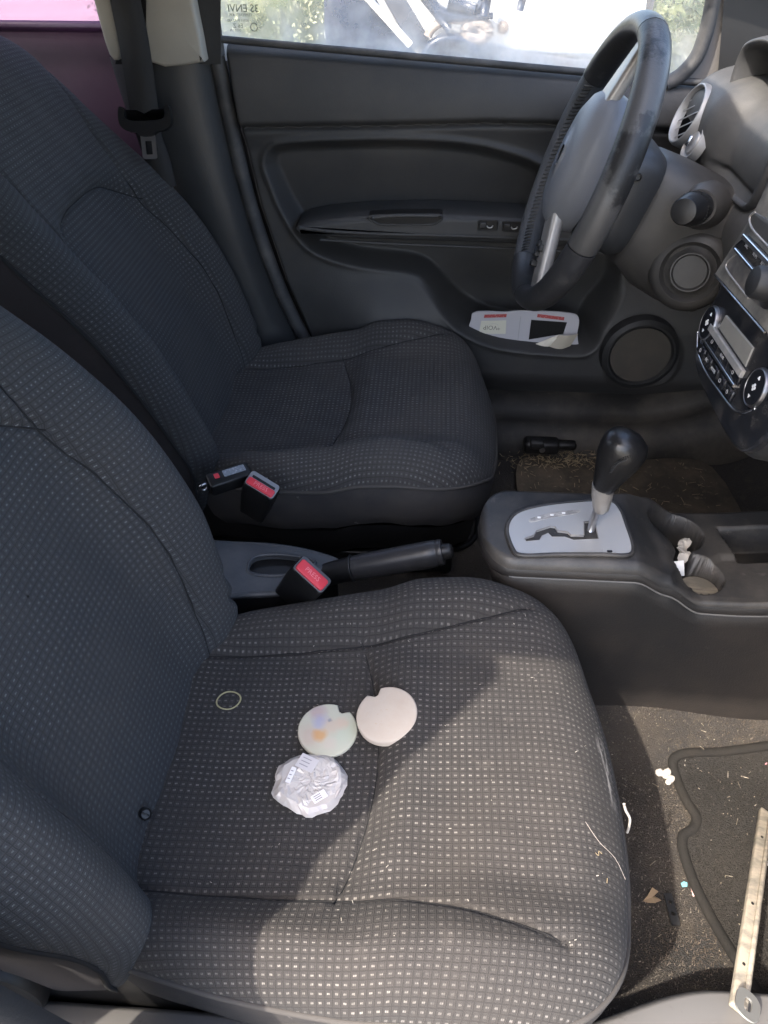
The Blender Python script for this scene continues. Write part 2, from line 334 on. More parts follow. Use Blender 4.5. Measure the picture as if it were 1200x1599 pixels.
# ------------------------------------------------------------------ body shell above and behind the frame (keeps the sun off the cabin)
def shell():
    t = thing('car_roof', 'car roof with beige headliner above the seats', 'car roof', (-.3, 0, 1.2))
    nx, ny = 30, 30; X, Y = np.meshgrid(np.linspace(-1.5, .22, nx), np.linspace(-.60, .60, ny), indexing='ij')
    Z = 1.215-.05*(np.abs(Y)/.6)**3-.03*((X+.5)/1.0)**2
    gridobj('headliner', np.stack([X, Y, Z], -1), BEIGE, t)
    gridobj('roof_skin', np.stack([X, Y*1.03, Z+.03], -1), mat('purple_car_paint', (.1, .03, .09), .3, coat=.6), t)
    for s in (-1, 1):
        tube('roof_rail', [(x, s*.61, 1.17-.03*((x+.5)/1.0)**2) for x in np.linspace(-1.5, .22, 12)], .035, BEIGE, t)
        tube('windscreen_pillar', crom([(.20, s*.61, 1.155), (.45, s*.66, 1.03), (.75, s*.70, .88)], 6), .035, BEIGE, t)
    p = thing('near_door_pillar', 'dark door pillar beside the near seat backrest', 'pillar', (-.3, -.66, 0))
    gridobj('pillar_trim', np.array([[(x, y, z) for x, y in ((-.05+xe, -.69), (xe, -.685), (xe, -.655), (-.05+xe, -.64), (-.16+xe, -.64))] for z, xe in ((.15, -.12), (.3, -.18), (.46, -.215), (.74, -.33), (.95, -.345), (1.17, -.35))]), PILLAR, p)
    r = thing('near_rear_door', 'closed rear door behind the near door pillar', 'car door', (-.8, -.68, 0))
    gridobj('door_skin', np.array([[(x, -.68+.02*math.sin(z*3), z) for x in np.linspace(-1.4, -.40, 6)] for z in np.linspace(.05, .86, 6)]), PILLAR, r)
    gridobj('window_blank', np.array([[(x, -.66+.1*(z-.86), z) for x in np.linspace(-1.4, -.40, 6)] for z in np.linspace(.86, 1.17, 4)]), mat('sun_block_black', (.01, .01, .012), .1), r)  # opaque pane, added out of view to stop sun through the rear window
shell()
def rear_bench():
    T = thing('rear_bench', 'dark rear bench seat behind the front seats', 'bench seat', (-1.05, 0, .1))
    L = [[(x, y, z) for x, z in crom([(-.72, .10), (-.71, .26), (-.75, .33), (-.95, .31), (-1.15, .29)], 6)] for y in np.linspace(-.66, .70, 20)]; gridobj('bench_cushion', np.array(L), PLAINF, T)
    L = [[(x, y, z) for x, z in crom([(-1.12, .25), (-1.18, .5), (-1.27, .80), (-1.33, .86), (-1.40, .84)], 6)] for y in np.linspace(-.66, .70, 20)]; gridobj('bench_back', np.array(L), PLAINF, T)
rear_bench()
def firewall():
    T = thing('firewall', 'unseen dark firewall and kick panels added to keep light out of the footwells', 'firewall', (1.0, 0, 0))  # added out of view to stop light entering under the dash
    gridobj('firewall_panel', np.array([[(1.03+.05*math.sin(z*4), y, z) for y in np.linspace(-.76, .80, 12)] for z in np.linspace(-.1, .88, 8)]), CARPET, T)
    for s in (-1, 1): gridobj('kick_panel', np.array([[(x, (-.74 if s < 0 else .80), z) for x in np.linspace(.62, 1.06, 6)] for z in np.linspace(-.1, .86, 6)]), GREYP, T)
    H = thing('tailgate', 'unseen dark tailgate inside added behind the rear bench to keep light out', 'tailgate', (-1.6, 0, 0))  # added unseen to close the rear end of the cabin against light
    gridobj('tailgate_panel', np.array([[(-1.55, y, z) for y in np.linspace(-.76, .80, 6)] for z in np.linspace(-.1, .95, 6)]), GREYP, H)
    gridobj('parcel_shelf', np.array([[(x, y, .84) for y in np.linspace(-.70, .74, 6)] for x in np.linspace(-1.55, -1.3, 4)]), GREYP, H)
firewall()

#@@SEAT
# ================================================================== seats
def seat(TL, wide=0.):
    S = thing('front_seat', '', 'car seat')
    # ---- cushion
    half = [(-.085, 0), (-.085, .12), (-.07, .19), (-.02, .214), (.08, .238), (.2, .256), (.30, .264), (.37, .260), (.425, .238), (.465, .190), (.488, .11), (.495, 0)]
    pts = half+[(x, -y) for x, y in half[1:-1]][::-1]
    oc = crom(pts, 16, True); NT = len(oc); c0 = V(.2, 0)
    def top(x, y):
        ay_ = np.abs(y); z = .304+.036*sstep(0, .36, x)+.012*sstep(.2, .26, x)
        z = z+.040*sstep(.13, .215, ay_)*(1-.45*sstep(.30, .46, x))*(1-.3*sstep(.05, -.06, x))
        z = z-.010*(1-sstep(0, .16, ay_))*(1-sstep(.2, .4, x))
        z = z-.03*sstep(.40, .50, x)**1.5
        return z
    r0 = .80; Rr = np.concatenate([np.linspace(0.004, .30, 24), np.linspace(.31, r0, 78), r0+(1-r0)*np.sin(np.linspace(0, math.pi/2, 26))[1:]])
    D = oc-c0; P = np.zeros((len(Rr), NT, 3)); UVc = np.zeros((len(Rr), NT, 2))
    xs = c0[0]+Rr[:, None]*D[None, :, 0]; ys = Rr[:, None]*D[None, :, 1]
    zz = top(xs, ys); k = np.clip((Rr-r0)/(1-r0), 0, 1)[:, None]; zz = zz-.055*(1-np.sqrt(np.clip(1-k*k, 0, 1)))
    # seams pressed into the foam
    seamL = crom([V(-.07, .150), V(.0, .152), V(.13, .158), V(.26, .166), (V(.345, .184)), V(.40, .202)], 10)
    seamT = np.array([(.217-.030*(q/.16)**2, q) for q in np.linspace(-.165, .165, 40)])
    sms = [seamL, seamL*V(1, -1), seamT]
    dmin = np.min([sdline(xs, ys, s_) for s_ in sms], axis=0)
    zz = zz-.0055*np.exp(-(dmin/.0035)**2)-.004*np.exp(-(dmin/.016)**2)
    dT = xs-(.217-.030*(ys/.16)**2); inside = (1-sstep(.12, .17, np.abs(ys)))
    zz = zz+.007*inside*np.exp(-((dT-.03)/.03)**2)-.004*inside*np.exp(-((dT+.03)/.03)**2)
    zz = zz+.0012*np.sin(xs*60+ys*35)*np.sin(ys*70-xs*22)*(1-k)
    P[..., 0] = xs; P[..., 1] = ys; P[..., 2] = zz
    UVc[..., 0] = xs; UVc[..., 1] = ys+.0
    arc = .055*np.arcsin(np.clip(k, 0, 1)); UVc[..., 0] += D[None, :, 0]/np.linalg.norm(D, axis=1)[None]*(arc-.0)*.35; UVc[..., 1] += D[None, :, 1]/np.linalg.norm(D, axis=1)[None]*arc*.35
    CUSH['p'] = P.reshape(-1, 3).copy(); cu = gridobj('cushion', P, FAB, S, False, True, UVc)
    edge = P[-1]
    def ring(sc, dz, wob=0.):
        q = edge.copy(); q[:, 0] = c0[0]+(q[:, 0]-c0[0])*sc; q[:, 1] *= sc; q[:, 2] += dz+wob*np.sin(np.arange(NT)*.35)*.002; return q
    tube('welt', ring(1.003, .0)[::2], .0032, WELT, cu, 6, True)
    for s_ in sms:
        zq = [zz.ravel()[np.argmin((xs-a)**2+(ys-b)**2)]+.0002 for a, b in s_]; tube('seam', [(a, b, z) for (a, b), z in zip(s_, zq)], .0009, THREAD, cu, 5)
    sk = np.array([ring(.992, -.001), ring(1.004, -.012), ring(1.006, -.035), ring(.996, -.062, 1), ring(.975, -.085, 1), ring(.94, -.094, 1)])
    gridobj('cushion_skirt', sk, SKIRT, S, False, True)
    pan = np.array([ring(.93, -.10), ring(.90, -.16), ring(.86, -.17)])
    gridobj('seat_pan', pan, BLACK, S, False, True)
    for s in (-1, 1):
        box('side_shield', frame((.0, s*.205, .225), (1, 0, 0), (0, 0, 1)), (.42, .13, .022), BLACK, S, .009, 3)
        box('seat_rail', frame((.14, s*.19, .115), (1, 0, 0), (0, 1, 0)), (.56, .045, .045), BLACK, S, .006)
        tube('rail_lever', crom([(.36, s*.15, .11), (.43, s*.15, .10), (.47, s*.10, .095), (.47, 0, .095)], 6), .006, BLACK, S, 8)
    # ---- backrest
    o = V(-.015, 0, .285); us = V(-math.sin(TL), 0, math.cos(TL)); un = V(math.cos(TL), 0, math.sin(TL))
    half = [(0, -.12), (.12, -.12), (.190, -.105), (.222, -.03), (.238, .08), (.247, .18), (.252, .28), (.252, .38), (.244, .47), (.226, .56), (.196, .635), (.15, .69), (.08, .715), (0, .72)]
    half = [(a+wide*float(sstep(.05, .2, b)*(1-sstep(.42, .62, b)))*(a > .1), b) for a, b in half]
    oc = crom(half+[(-a, b) for a, b in half[1:-1]][::-1], 14, True); NT = len(oc); c0 = V(0, .30)
    def front(y, s):
        a = np.abs(y); bol = sstep(-.08, .06, s)*(1-sstep(.28, .60, s))
        n = .016*np.exp(-((s-.2)/.16)**2)-.012*sstep(.35, .7, s)
        n = n+(.052*bol+.004)*sstep(.11, .222, a)
        arch = .45-.07*(a/.16)**3.5                                # recessed middle below the arch
        rec = (1-sstep(.14, .17, a))*(1-sstep(-.02, .035, s-arch)); n = n-.012*rec
        return n, arch
    r0 = .74; Rr = np.concatenate([np.linspace(.004, .3, 20), np.linspace(.31, r0, 80), r0+(1-r0)*np.sin(np.linspace(0, math.pi/2, 26))[1:]])
    D = oc-c0; ys = Rr[:, None]*D[None, :, 0]; ss = c0[1]+Rr[:, None]*D[None, :, 1]
    nn, arch = front(ys, ss); k = np.clip((Rr-r0)/(1-r0), 0, 1)[:, None]; nn = nn-.055*(1-np.sqrt(np.clip(1-k*k, 0, 1)))
    sideA = crom([V(.150, -.07), V(.156, .05), V(.166, .2), V(.160, .32), V(.150, .40), V(.150, .48), V(.160, .57), V(.172, .62)], 8)
    archA = np.array([(q, .45-.07*(abs(q)/.16)**3.5) for q in np.linspace(-.155, .155, 40)])
    sms = [sideA, sideA*V(-1, 1), archA]
    dmin = np.min([sdline(ys, ss, s_) for s_ in sms], axis=0)
    nn = nn-.006*np.exp(-(dmin/.0035)**2)-.003*np.exp(-(dmin/.018)**2)
    cr = sdline(ys, ss, np.array([V(.255, .02), V(.23, .035), V(.20, .07)])); cr2 = sdline(ys, ss, np.array([V(.256, .055), V(.235, .065), V(.212, .10)]))
    nn = nn-.008*np.exp(-(cr/.006)**2)-.006*np.exp(-(cr2/.006)**2)+.0012*np.sin(ss*55+ys*30)*np.sin(ys*60-ss*20)*(1-k)
    P = o+ys[..., None]*V(0, 1, 0)+ss[..., None]*us+nn[..., None]*un
    UVb = np.stack([ys*1.0, ss], -1); arc = .06*np.arcsin(k)*.4; dl = np.linalg.norm(D, axis=1)
    UVb[..., 0] += D[None, :, 0]/dl*arc+.03*np.sign(ys)*sstep(.13, .21, np.abs(ys)); UVb[..., 1] += D[None, :, 1]/dl*arc
    br = gridobj('backrest', P, FABB, S, False, True, UVb)
    for s_ in sms:
        tube('seam', [o+a*V(0, 1, 0)+b*us+(nn.ravel()[np.argmin((ys-a)**2+(ss-b)**2)]+.0003)*un for a, b in s_], .0011, THREAD, br, 5)
    E_ = P[-1]; ec = o+c0[1]*us
    def bring(sc, dn): q = E_-ec; nn_ = (q@un)[:, None]*un; return ec+(q-nn_)*sc+nn_+dn*un
    tube('welt', bring(1.002, 0)[::2], .003, THREAD, br, 6, True)
    loops = np.array([bring(.994, 0), bring(1.004, -.012), bring(1.0, -.06), bring(.98, -.11), bring(.90, -.135), bring(.6, -.14), bring(.05, -.14)])
    gridobj('backrest_side', loops, PLAINF, S, False, True)
    for s in (-1, 1):
        F = frame(o+V(0, s*.226, 0)-.14*un+.0*us, us, np.cross(V(0, s, 0), us))
        F = (F[0], F[1], F[2], V(0, s, 0))
        rc = lathe('recliner_cover', [(.048, -.02), (.048, .004), (.045, .009), (.026, .012), (.024, .009), (.012, .009), (.010, .012), (.004, .012)], F, BLACK, S, 36, 1.15, .85)
        tube('headrest_guide', [o+V(0, s*.07, 0)+us*.69-un*.03, o+V(0, s*.07, 0)+us*.725-un*.03], .014, GREYP, S, 14)
        tube('headrest_post', [o+V(0, s*.07, 0)+us*.7-un*.03, o+V(0, s*.07, 0)+us*.80-un*.03], .006, CHROME, S, 10)
    hl = []
    for b, sc in ((.775, .55), (.785, .85), (.81, 1.), (.87, 1.02), (.92, .95), (.945, .75), (.95, .4)):
        hl.append([o+us*b-un*.03+V(0, 1, 0)*p_[0]*sc+un*p_[1]*sc for p_ in rrect(.25, .10, .045, 6)])
    loft('headrest', [np.array(q) for q in hl], PLAINF, S, True, 80)
    return S
CUSH = {}
S1 = seat(R(19.5), .018); S1.location = (XB_N, YC_N, 0)
S2 = seat(R(24)); S2.location = (XB_F, YC_F, 0)
for ch in S1.children:
    if ch.name.startswith('cushion') and 'skirt' not in ch.name: ch.material_slots[0].link = 'OBJECT'; ch.material_slots[0].material = FABN
tag(S1, 'near charcoal fabric front seat with coasters lying on its dusty cushion', 'car seat', 'front seats')
tag(S2, 'far charcoal fabric front seat behind the steering wheel', 'car seat', 'front seats')

#@@DOOR
# ================================================================== far door with its glass, armrest, pocket and speaker
YD = .68
def dxz(px, py, y=YD): p = ay(px, py, y); return V(p[0], p[2])
def door():
    T = thing('front_door', 'dark moulded driver door with armrest, map pocket and round speaker', 'car door', (.1, .70, .19))
    za = lambda x: .872-.0685*(x+.381)          # belt line
    re = np.array([dxz(*q) for q in ((338, 68), (350, 120), (366, 200), (398, 330), (440, 450), (478, 530), (520, 600), (560, 650))])
    rez = re[::-1, 1]; rex = re[::-1, 0]
    nu, nv = 330, 230; u = np.linspace(0, 1, nu); v = np.linspace(0, 1, nv); U, W = np.meshgrid(u, v, indexing='ij')
    zb = .185; XX = np.zeros_like(U); ZZ = np.zeros_like(U)
    for it in range(3):
        ZZ = zb+W*(za(XX)-zb); XX = np.interp(ZZ, rez, rex)+U*(.80-np.interp(ZZ, rez, rex))
    inn = np.zeros_like(U)                       # how far the surface stands into the cabin
    crease = np.array([dxz(*q) for q in ((340, 203), (380, 201), (600, 198), (760, 194), (870, 196), (1000, 205))])
    zc = np.interp(XX, crease[:, 0], crease[:, 1])
    h = (ZZ-zc)/(za(XX)-zc+1e-6)
    inn += np.where(h > 0, .026-.022*np.clip(h, 0, 1)+.006*np.sin(np.clip(h, 0, 1)*math.pi), .002)
    inn -= np.where(h > 0, .030*np.clip((h-.80)/.20, 0, 1)**2, 0)
    inn -= .010*np.exp(-((ZZ-zc)/.006)**2)
    inn += .010*(1-sstep(0, .05, zc-ZZ))*(h <= 0)
    rec = crom([dxz(*q) for q in ((412, 262), (420, 238), (445, 229), (520, 225), (610, 223), (700, 227), (770, 238), (840, 262), (910, 310), (965, 390), (968, 450), (935, 500), (914, 532), (860, 533), (780, 524), (730, 505), (700, 480), (676, 452), (655, 434), (625, 427), (560, 420), (505, 406), (470, 382), (440, 335), (422, 292))], 6, True)
    sd_ = sdpoly(XX, ZZ, rec)
    low = sstep(.50, .38, ZZ)*sstep(-.02, .08, XX)                      # pocket part, deeper
    inn -= (.022+.025*sstep(.70, .55, ZZ)+.018*low)*(1-sstep(-.022, .004, sd_))
    inn += .006*np.exp(-((sd_-.004)/.007)**2)
    lip = np.exp(-((sd_-.009)/.011)**2)*sstep(.46, .36, ZZ)*sstep(0, .1, XX)*(1-sstep(.33, .37, XX)); inn += .010*lip
    bulge = sstep(.50, .36, ZZ)*sstep(-.004, .016, sd_); inn += .052*bulge*sstep(-.30, -.1, XX)
    inn -= .05*sstep(.27, .18, ZZ)
    spc = dxz(1000, 553); ds = np.hypot(XX-spc[0], ZZ-spc[1]); inn += .014*(1-sstep(.066, .085, ds))
    inn -= .03*sstep(.012, 0, XX-np.interp(ZZ, rez, rex))
    YY = YD+.025-inn
    gridobj('door_card', np.stack([XX, YY, ZZ], -1), DOORP, T)
    xs_ = np.linspace(-.75, .95, 20); gridobj('door_skin', np.array([[(x, .83-.02*abs(k-.5), -.25+k*(za(x)+.235)) for k in np.linspace(0, 1, 8)] for x in xs_]), BLACK, T)  # black backing panel added to stop light showing through the door gaps
    # rear edge seal between door and pillar
    tube('door_seal', crom([(x-.012, YD+.025, z) for x, z in zip(rex, rez)], 5), .014, RUBBER, T, 10)
    # armrest: long leaf shaped ledge
    F = frame((0, YD+.0, 0), (1, 0, 0), (0, 0, 1)); F = (V(0, YD, 0), V(1, 0, 0), V(0, 0, 1), V(0, -1, 0))
    q = [dxz(*p_, .655) for p_ in ((462, 357), (490, 346), (560, 338), (640, 335), (720, 336), (850, 343), (1000, 352), (1000, 392), (880, 386), (760, 379), (620, 375), (530, 372), (480, 365))]
    ar = prism('armrest', crom(q, 5, True), F, -.06, .030, DOORP, T, .012, 4)
    st = [ay(px, py, YD-.028) for px, py in ((468, 355), (520, 361), (600, 365), (700, 367.5), (860, 373), (980, 380))]
    tube('armrest_edge', crom(st, 5), .0042, DOORP, ar, 8)
    st = [ay(px, py, YD-.022) for px, py in ((500, 374), (600, 380), (700, 384), (860, 391), (980, 398))]
    tube('armrest_lower_edge', crom(st, 5), .0030, DOORP, ar, 8)
    # pull cup: dark recess sunk in the armrest with a rim
    q = [dxz(*p_, YD-.03) for p_ in ((576, 338), (600, 335.5), (650, 334.5), (690, 335.5), (684, 346), (668, 350), (600, 350), (586, 346))]
    qc = crom(q, 5, True)
    cup = prism('pull_cup', qc, F, .0, .0315, BLACK, ar); tube('cup_rim', [fp(F, a, b, .0315) for a, b in qc], .0022, DOORP, cup, 6, True)
    tube('cup_lip', crom([ay(px, py, YD-.033) for px, py in ((582, 340), (610, 337), (650, 336.5), (688, 337))], 5), .004, DOORP, cup, 8)
    # window switches: empty square sockets with rocker ends
    for px, py in ((762, 351), (800, 353), (840, 356)):
        c = dxz(px, py, YD-.03)
        s_ = prism('window_switch', rrect(.034, .017, .003, 4, *c), F, .01, .0318, BLACK, ar)
        tube('switch_frame', [fp(F, a, b, .0318) for a, b in rrect(.036, .019, .003, 4, *c)], .0012, GREYP, s_, 6, True)
        prism('rocker', rrect(.013, .013, .002, 3, c[0]-.009, c[1]), F, .02, .036, GREYP, s_, .002)
        tube('switch_tab', [fp(F, c[0]+.004+.006*math.cos(k_), c[1]+.002+.006*math.sin(k_), .034) for k_ in np.linspace(-2.8, -.2, 8)], .0013, SILV, s_, 6)
    # speaker
    ysp = YY.ravel()[np.argmin((XX-spc[0])**2+(ZZ-spc[1])**2)]; Fs = (ay(1000, 553, ysp-.004), V(1, 0, 0), V(0, 0, 1), nrm(V(0, -1, .08)))
    sp_ = lathe('speaker', [(.080, -.02), (.077, .004), (.069, .010), (.065, .010), (.0625, .006), (.0605, .002)], Fs, GREYP, T, 56)
    gm = bpy.data.materials.get('speaker_mesh') or mat('speaker_mesh', (.075, .066, .056), .6, dust=(14, (.14, .115, .09), .45, .75, .6))
    lathe('speaker_cone', [(.062, .000), (.004, .002)], Fs, BLACK, sp_, 40)
    bm_v, bm_f = [], []
    for i in range(-30, 31):                                            # perforated grille: raised ribs in two directions
        d = i*.002; L = math.sqrt(max(0, .0605**2-d*d))
        if L < .003: continue
        for dirn in (0, 1):
            n0 = len(bm_v)
            for s0, s1, hh in ((-L, -.00045, .004+dirn*.0005), (-L, .00045, .004+dirn*.0005), (L, .00045, .004+dirn*.0005), (L, -.00045, .004+dirn*.0005)):
                a, b = (s0, d+s1) if dirn == 0 else (d+s1, s0)
                bm_v.append(fp(Fs, (a-b)*.7071, (a+b)*.7071, hh+.002+.003*(1-(a*a+b*b)/.0037)))
            bm_f.append((n0, n0+1, n0+2, n0+3))
    tag(obj('speaker_grille', bm_v, bm_f, gm, sp_, False), kind='stuff')
    # glass, belt seal, frame
    gz = lambda x: za(x)-.004
    xg = np.linspace(-.40, .48, 30)
    gl = bpy.data.materials.new('hazy_dusty_glass'); gl.use_nodes = True; n = gl.node_tree.nodes; l = gl.node_tree.links
    n.remove(n['Principled BSDF']); tr = n.new('ShaderNodeBsdfTransparent'); tr.inputs[0].default_value = (.92, .95, .94, 1)
    di = n.new('ShaderNodeBsdfDiffuse'); di.inputs[0].default_value = (.7, .68, .65, 1); tl = n.new('ShaderNodeBsdfTranslucent'); tl.inputs[0].default_value = (.8, .78, .75, 1)
    ad = n.new('ShaderNodeMixShader'); ad.inputs[0].default_value = .5; l.new(di.outputs[0], ad.inputs[1]); l.new(tl.outputs[0], ad.inputs[2])
    gls = n.new('ShaderNodeBsdfGlossy'); gls.inputs['Roughness'].default_value = .04
    fr = n.new('ShaderNodeFresnel'); fr.inputs[0].default_value = 1.4; m1 = n.new('ShaderNodeMixShader'); l.new(fr.outputs[0], m1.inputs[0]); l.new(tr.outputs[0], m1.inputs[1]); l.new(gls.outputs[0], m1.inputs[2])
    tc = n.new('ShaderNodeTexCoord'); nz = n.new('ShaderNodeTexNoise'); nz.inputs['Scale'].default_value = 16; nz.inputs['Detail'].default_value = 8; l.new(tc.outputs['Object'], nz.inputs['Vector'])
    uvn = n.new('ShaderNodeUVMap'); sx = n.new('ShaderNodeSeparateXYZ'); l.new(uvn.outputs[0], sx.inputs[0])
    mr = n.new('ShaderNodeMapRange'); mr.inputs[1].default_value = 0; mr.inputs[2].default_value = .075; mr.inputs[3].default_value = .9; mr.inputs[4].default_value = .42; l.new(sx.outputs[1], mr.inputs[0])  # dust along the lower edge, plus an added haze veil over the view
    mu = n.new('ShaderNodeMath'); mu.operation = 'MULTIPLY'; l.new(mr.outputs[0], mu.inputs[0])
    m2r = n.new('ShaderNodeMapRange'); m2r.inputs[1].default_value = .35; m2r.inputs[2].default_value = .7; m2r.inputs[3].default_value = .35; m2r.inputs[4].default_value = 1; l.new(nz.outputs[0], m2r.inputs[0]); l.new(m2r.outputs[0], mu.inputs[1])
    m2 = n.new('ShaderNodeMixShader'); l.new(mu.outputs[0], m2.inputs[0]); l.new(m1.outputs[0], m2.inputs[1]); l.new(ad.outputs[0], m2.inputs[2]); l.new(m2.outputs[0], n['Material Output'].inputs[0])
    hs = np.linspace(-.03, .34, 12); P = np.array([[(x, .715-.12*max(hh, 0)*.6, gz(x)+hh) for hh in hs] for x in xg]); UVg = np.array([[(x, hh) for hh in hs] for x in xg])
    gla = gridobj('window_glass', P, gl, T, uv=UVg)
    tube('belt_seal', [(x, .700, za(x)+.001) for x in np.linspace(-.385, .50, 20)], .006, RUBBER, T, 8)
    # etched marking, seen mirrored from inside
    inkm = mat('etched_mark', (.10, .11, .10), .7)
    Fg = (V(0, .705, 0), V(1, 0, 0), V(0, 0, 1), V(0, -1, 0)); c = dxz(382, 13, .70)
    for (px, py, s_, tx) in ((378, 13, .016, '3S ENVI'), (374, 23, .006, 'TEMPERED 43R'), (370, 32, .0055, '00211 M 92 AS2'), (370, 40, .009, 'E6 Z'), (366, 47, .005, 'DOT 376')):
        c = ay(px+2, py, .702); text('etched_marking', tx, s_, (c, V(1, 0, 0), V(0, -.07, 1), V(0, -1, 0)), inkm, gla, .0001, True)
    c = ay(397, 42, .70); tube('etched_ring', [c+V(.006*math.cos(a), 0, .006*math.sin(a)) for a in np.linspace(0, 6.283, 16, endpoint=False)], .0006, inkm, gla, 4, True)
    FRM = mat('window_frame_plastic', (.05, .05, .05), .55, dust=(8, (.16, .15, .14), .4, .75, .5))
    a = [ay(332, 72, .70), ay(322, 0, .70)]; d = a[1]-a[0]
    for k_, (w0, m_, nm) in enumerate(((.022, FRM, 'rear_frame'),)):
        tube(nm, [a[0]-.2*d, a[0], a[1], a[1]+d*2.], .02, m_, T, 12, False, .6, (0, 1, 0))
    fr_ = crom([ay(*p_, .70) for p_ in ((1040, 130), (1062, 118), (1086, 92), (1100, 60), (1110, 20), (1116, -20), (1124, -120))], 6)
    tube('front_frame', fr_, .012, RUBBER, T, 12, False, 1.3, (0, 1, 0))
    q = [ay(*p_, .705) for p_ in ((1055, 128), (1085, 103), (1103, 62), (1113, 10), (1128, -120), (1165, -120), (1140, 20), (1128, 130))]
    obj('frame_corner', [p_ for p_ in q], [(0, 1, 2, 7), (2, 3, 6, 7), (3, 4, 5, 6)], mat('frame_corner_plastic', (.11, .105, .105), .5, dust=(8, (.2, .19, .17), .4, .7, .5)), T, False)
    Q = [ay(*p_, .690) for p_ in ((1122, 170), (1122, 110), (1128, 40), (1135, -60), (1240, -60), (1240, 170))]
    obj('mirror_sail', Q, [tuple(range(6))], mat('mirror_sail_black', (.014, .014, .014), .5), T, False)
    return T
door()

# ------------------------------------------------------------------ far door pillar, belt, rear door
def pillar():
    T = thing('door_pillar', 'dark far door pillar with beige upper trim between front and rear door', 'pillar', (-.45, .68, .2))
    right = [(331, 78), (338, 130), (352, 200), (382, 320), (424, 450), (466, 540), (510, 605), (540, 640)]
    left = [(168, 90), (190, 160), (215, 220), (262, 300), (290, 420), (310, 500), (330, 560), (350, 600)]
    L = []
    for (a, b), (c, d) in zip(left, right):
        p = ay(a, b, .70); q = ay(c, d, .69); row = []
        for t in np.linspace(0, 1, 14):
            x = p+(q-p)*t; row.append(x+V(0, -.035*math.sin(math.pi*min(1, t*1.05))**.5+.01+.03*sstep(.88, 1, t)*(t-.8), 0))
        L.append(row)
    gridobj('lower_trim', np.array([crom(np.array(L)[:, j], 5) for j in range(14)]).transpose(1, 0, 2), PILLAR, T)
    for nm, cs in (('upper_trim', ((236, 96), (312, 97), (318, 84), (302, 0), (290, -80), (226, -80), (229, 0))), ('upper_trim', ((172, 84), (190, 88), (186, 40), (176, 0), (160, -80), (130, -80), (148, 0)))):
        q = [ay(a, b, .655) for a, b in cs]; F = (V(0, .66, 0), V(1, 0, 0), V(0, 0, 1), V(0, -1, 0)); prism(nm, crom([(p[0], p[2]) for p in q], 3, True), F, -.02, .012, BEIGE, T, .006, 3)
    q = [ay(a, b, .67) for a, b in ((205, -80), (290, -80), (290, 100), (180, 100))]; obj('belt_slot_panel', q, [(0, 1, 2, 3)], BLACK, T, False)
    q = [ay(a, b, .685) for a, b in ((285, -80), (345, -80), (345, 100), (300, 100))]; obj('pillar_edge', q, [(0, 1, 2, 3)], PILLAR, T, False)
    B = thing('seat_belt', 'black seat belt webbing hanging on the far pillar with its metal tongue', 'seat belt', ay(232, 200, .61))
    ctr = [((168, -30), (216, -30)), ((172, 0), (219, 0)), ((186, 70), (231, 60)), ((196, 130), (240, 120)), ((203, 172), (247, 172)), ((214, 215), (252, 212)), ((226, 250), (264, 245)), ((240, 300), (275, 290))]
    row = np.array([[ay(*a, .632), ay((a[0]+b[0])/2, (a[1]+b[1])/2, .628), ay(*b, .632)] for a, b in ctr])
    row = np.array([crom(row[:, j], 5) for j in range(3)]).transpose(1, 0, 2)
    gridobj('webbing', np.concatenate([row, (row+V(0, .003, 0))[:, ::-1]], 1), BELT, B, False, True)
    c = ay(228, 183, .618); u = nrm(ay(263, 178, .618)-ay(193, 180, .618)); vv = V(0, -.35, -.94); F = frame(c, u, vv)
    sh = [(-.044, -.016), (-.036, -.014), (-.030, .004), (.030, .004), (.036, -.014), (.044, -.016), (.047, .0), (.044, .014), (.032, .022), (.018, .024), (.010, .030), (-.010, .030), (-.018, .024), (-.032, .022), (-.044, .014), (-.047, .0)]
    prism('tongue_grip', crom(sh, 4, True), F, -.008, .008, BLACK, B, .004, 3)
    tg = thing('x', '', ''); bpy.data.objects.remove(tg)
    out = rrect(.026, .042, .004, 4, 0, .045); inn = rrect(.012, .022, .001, 4, 0, .048); n = len(out)
    v = [fp(F, a, b, .0015) for a, b in out]+[fp(F, a, b, .0015) for a, b in inn]+[fp(F, a, b, -.0015) for a, b in out]+[fp(F, a, b, -.0015) for a, b in inn]
    f = []
    for i in range(n):
        j = (i+1) % n; f += [(i, j, n+j, n+i), (2*n+i, 3*n+i, 3*n+j, 2*n+j), (i, 2*n+i, 2*n+j, j), (n+i, n+j, 3*n+j, 3*n+i)]
    sharp(obj('tongue_plate', v, f, STEEL, B), 40)
    D = thing('rear_door', 'purple rear door trim with pink tinted window behind the far seat', 'car door', (-.9, .76, .2))
    P = np.array([[(x, .80-.04*math.sin(min(1, (z-.2)/.68)*math.pi)+.0*x, z) for x in np.linspace(-1.7, -.55, 14)] for z in np.linspace(.2, .868, 16)])
    gridobj('door_card', P, PURPLE, D)
    tube('belt_seal', [(x, .775, .879+.0*x) for x in np.linspace(-1.7, -.56, 6)], .009, DPURPLE, D, 8)
    pm = bpy.data.materials.new('pink_window_film'); pm.use_nodes = True; n_ = pm.node_tree.nodes; l_ = pm.node_tree.links
    n_.remove(n_['Principled BSDF']); tr = n_.new('ShaderNodeBsdfTransparent'); tr.inputs[0].default_value = (.48, .33, .46, 1)
    tl = n_.new('ShaderNodeBsdfTranslucent'); tl.inputs[0].default_value = (.6, .35, .52, 1); gg = n_.new('ShaderNodeBsdfDiffuse'); gg.inputs[0].default_value = (.4, .25, .36, 1)
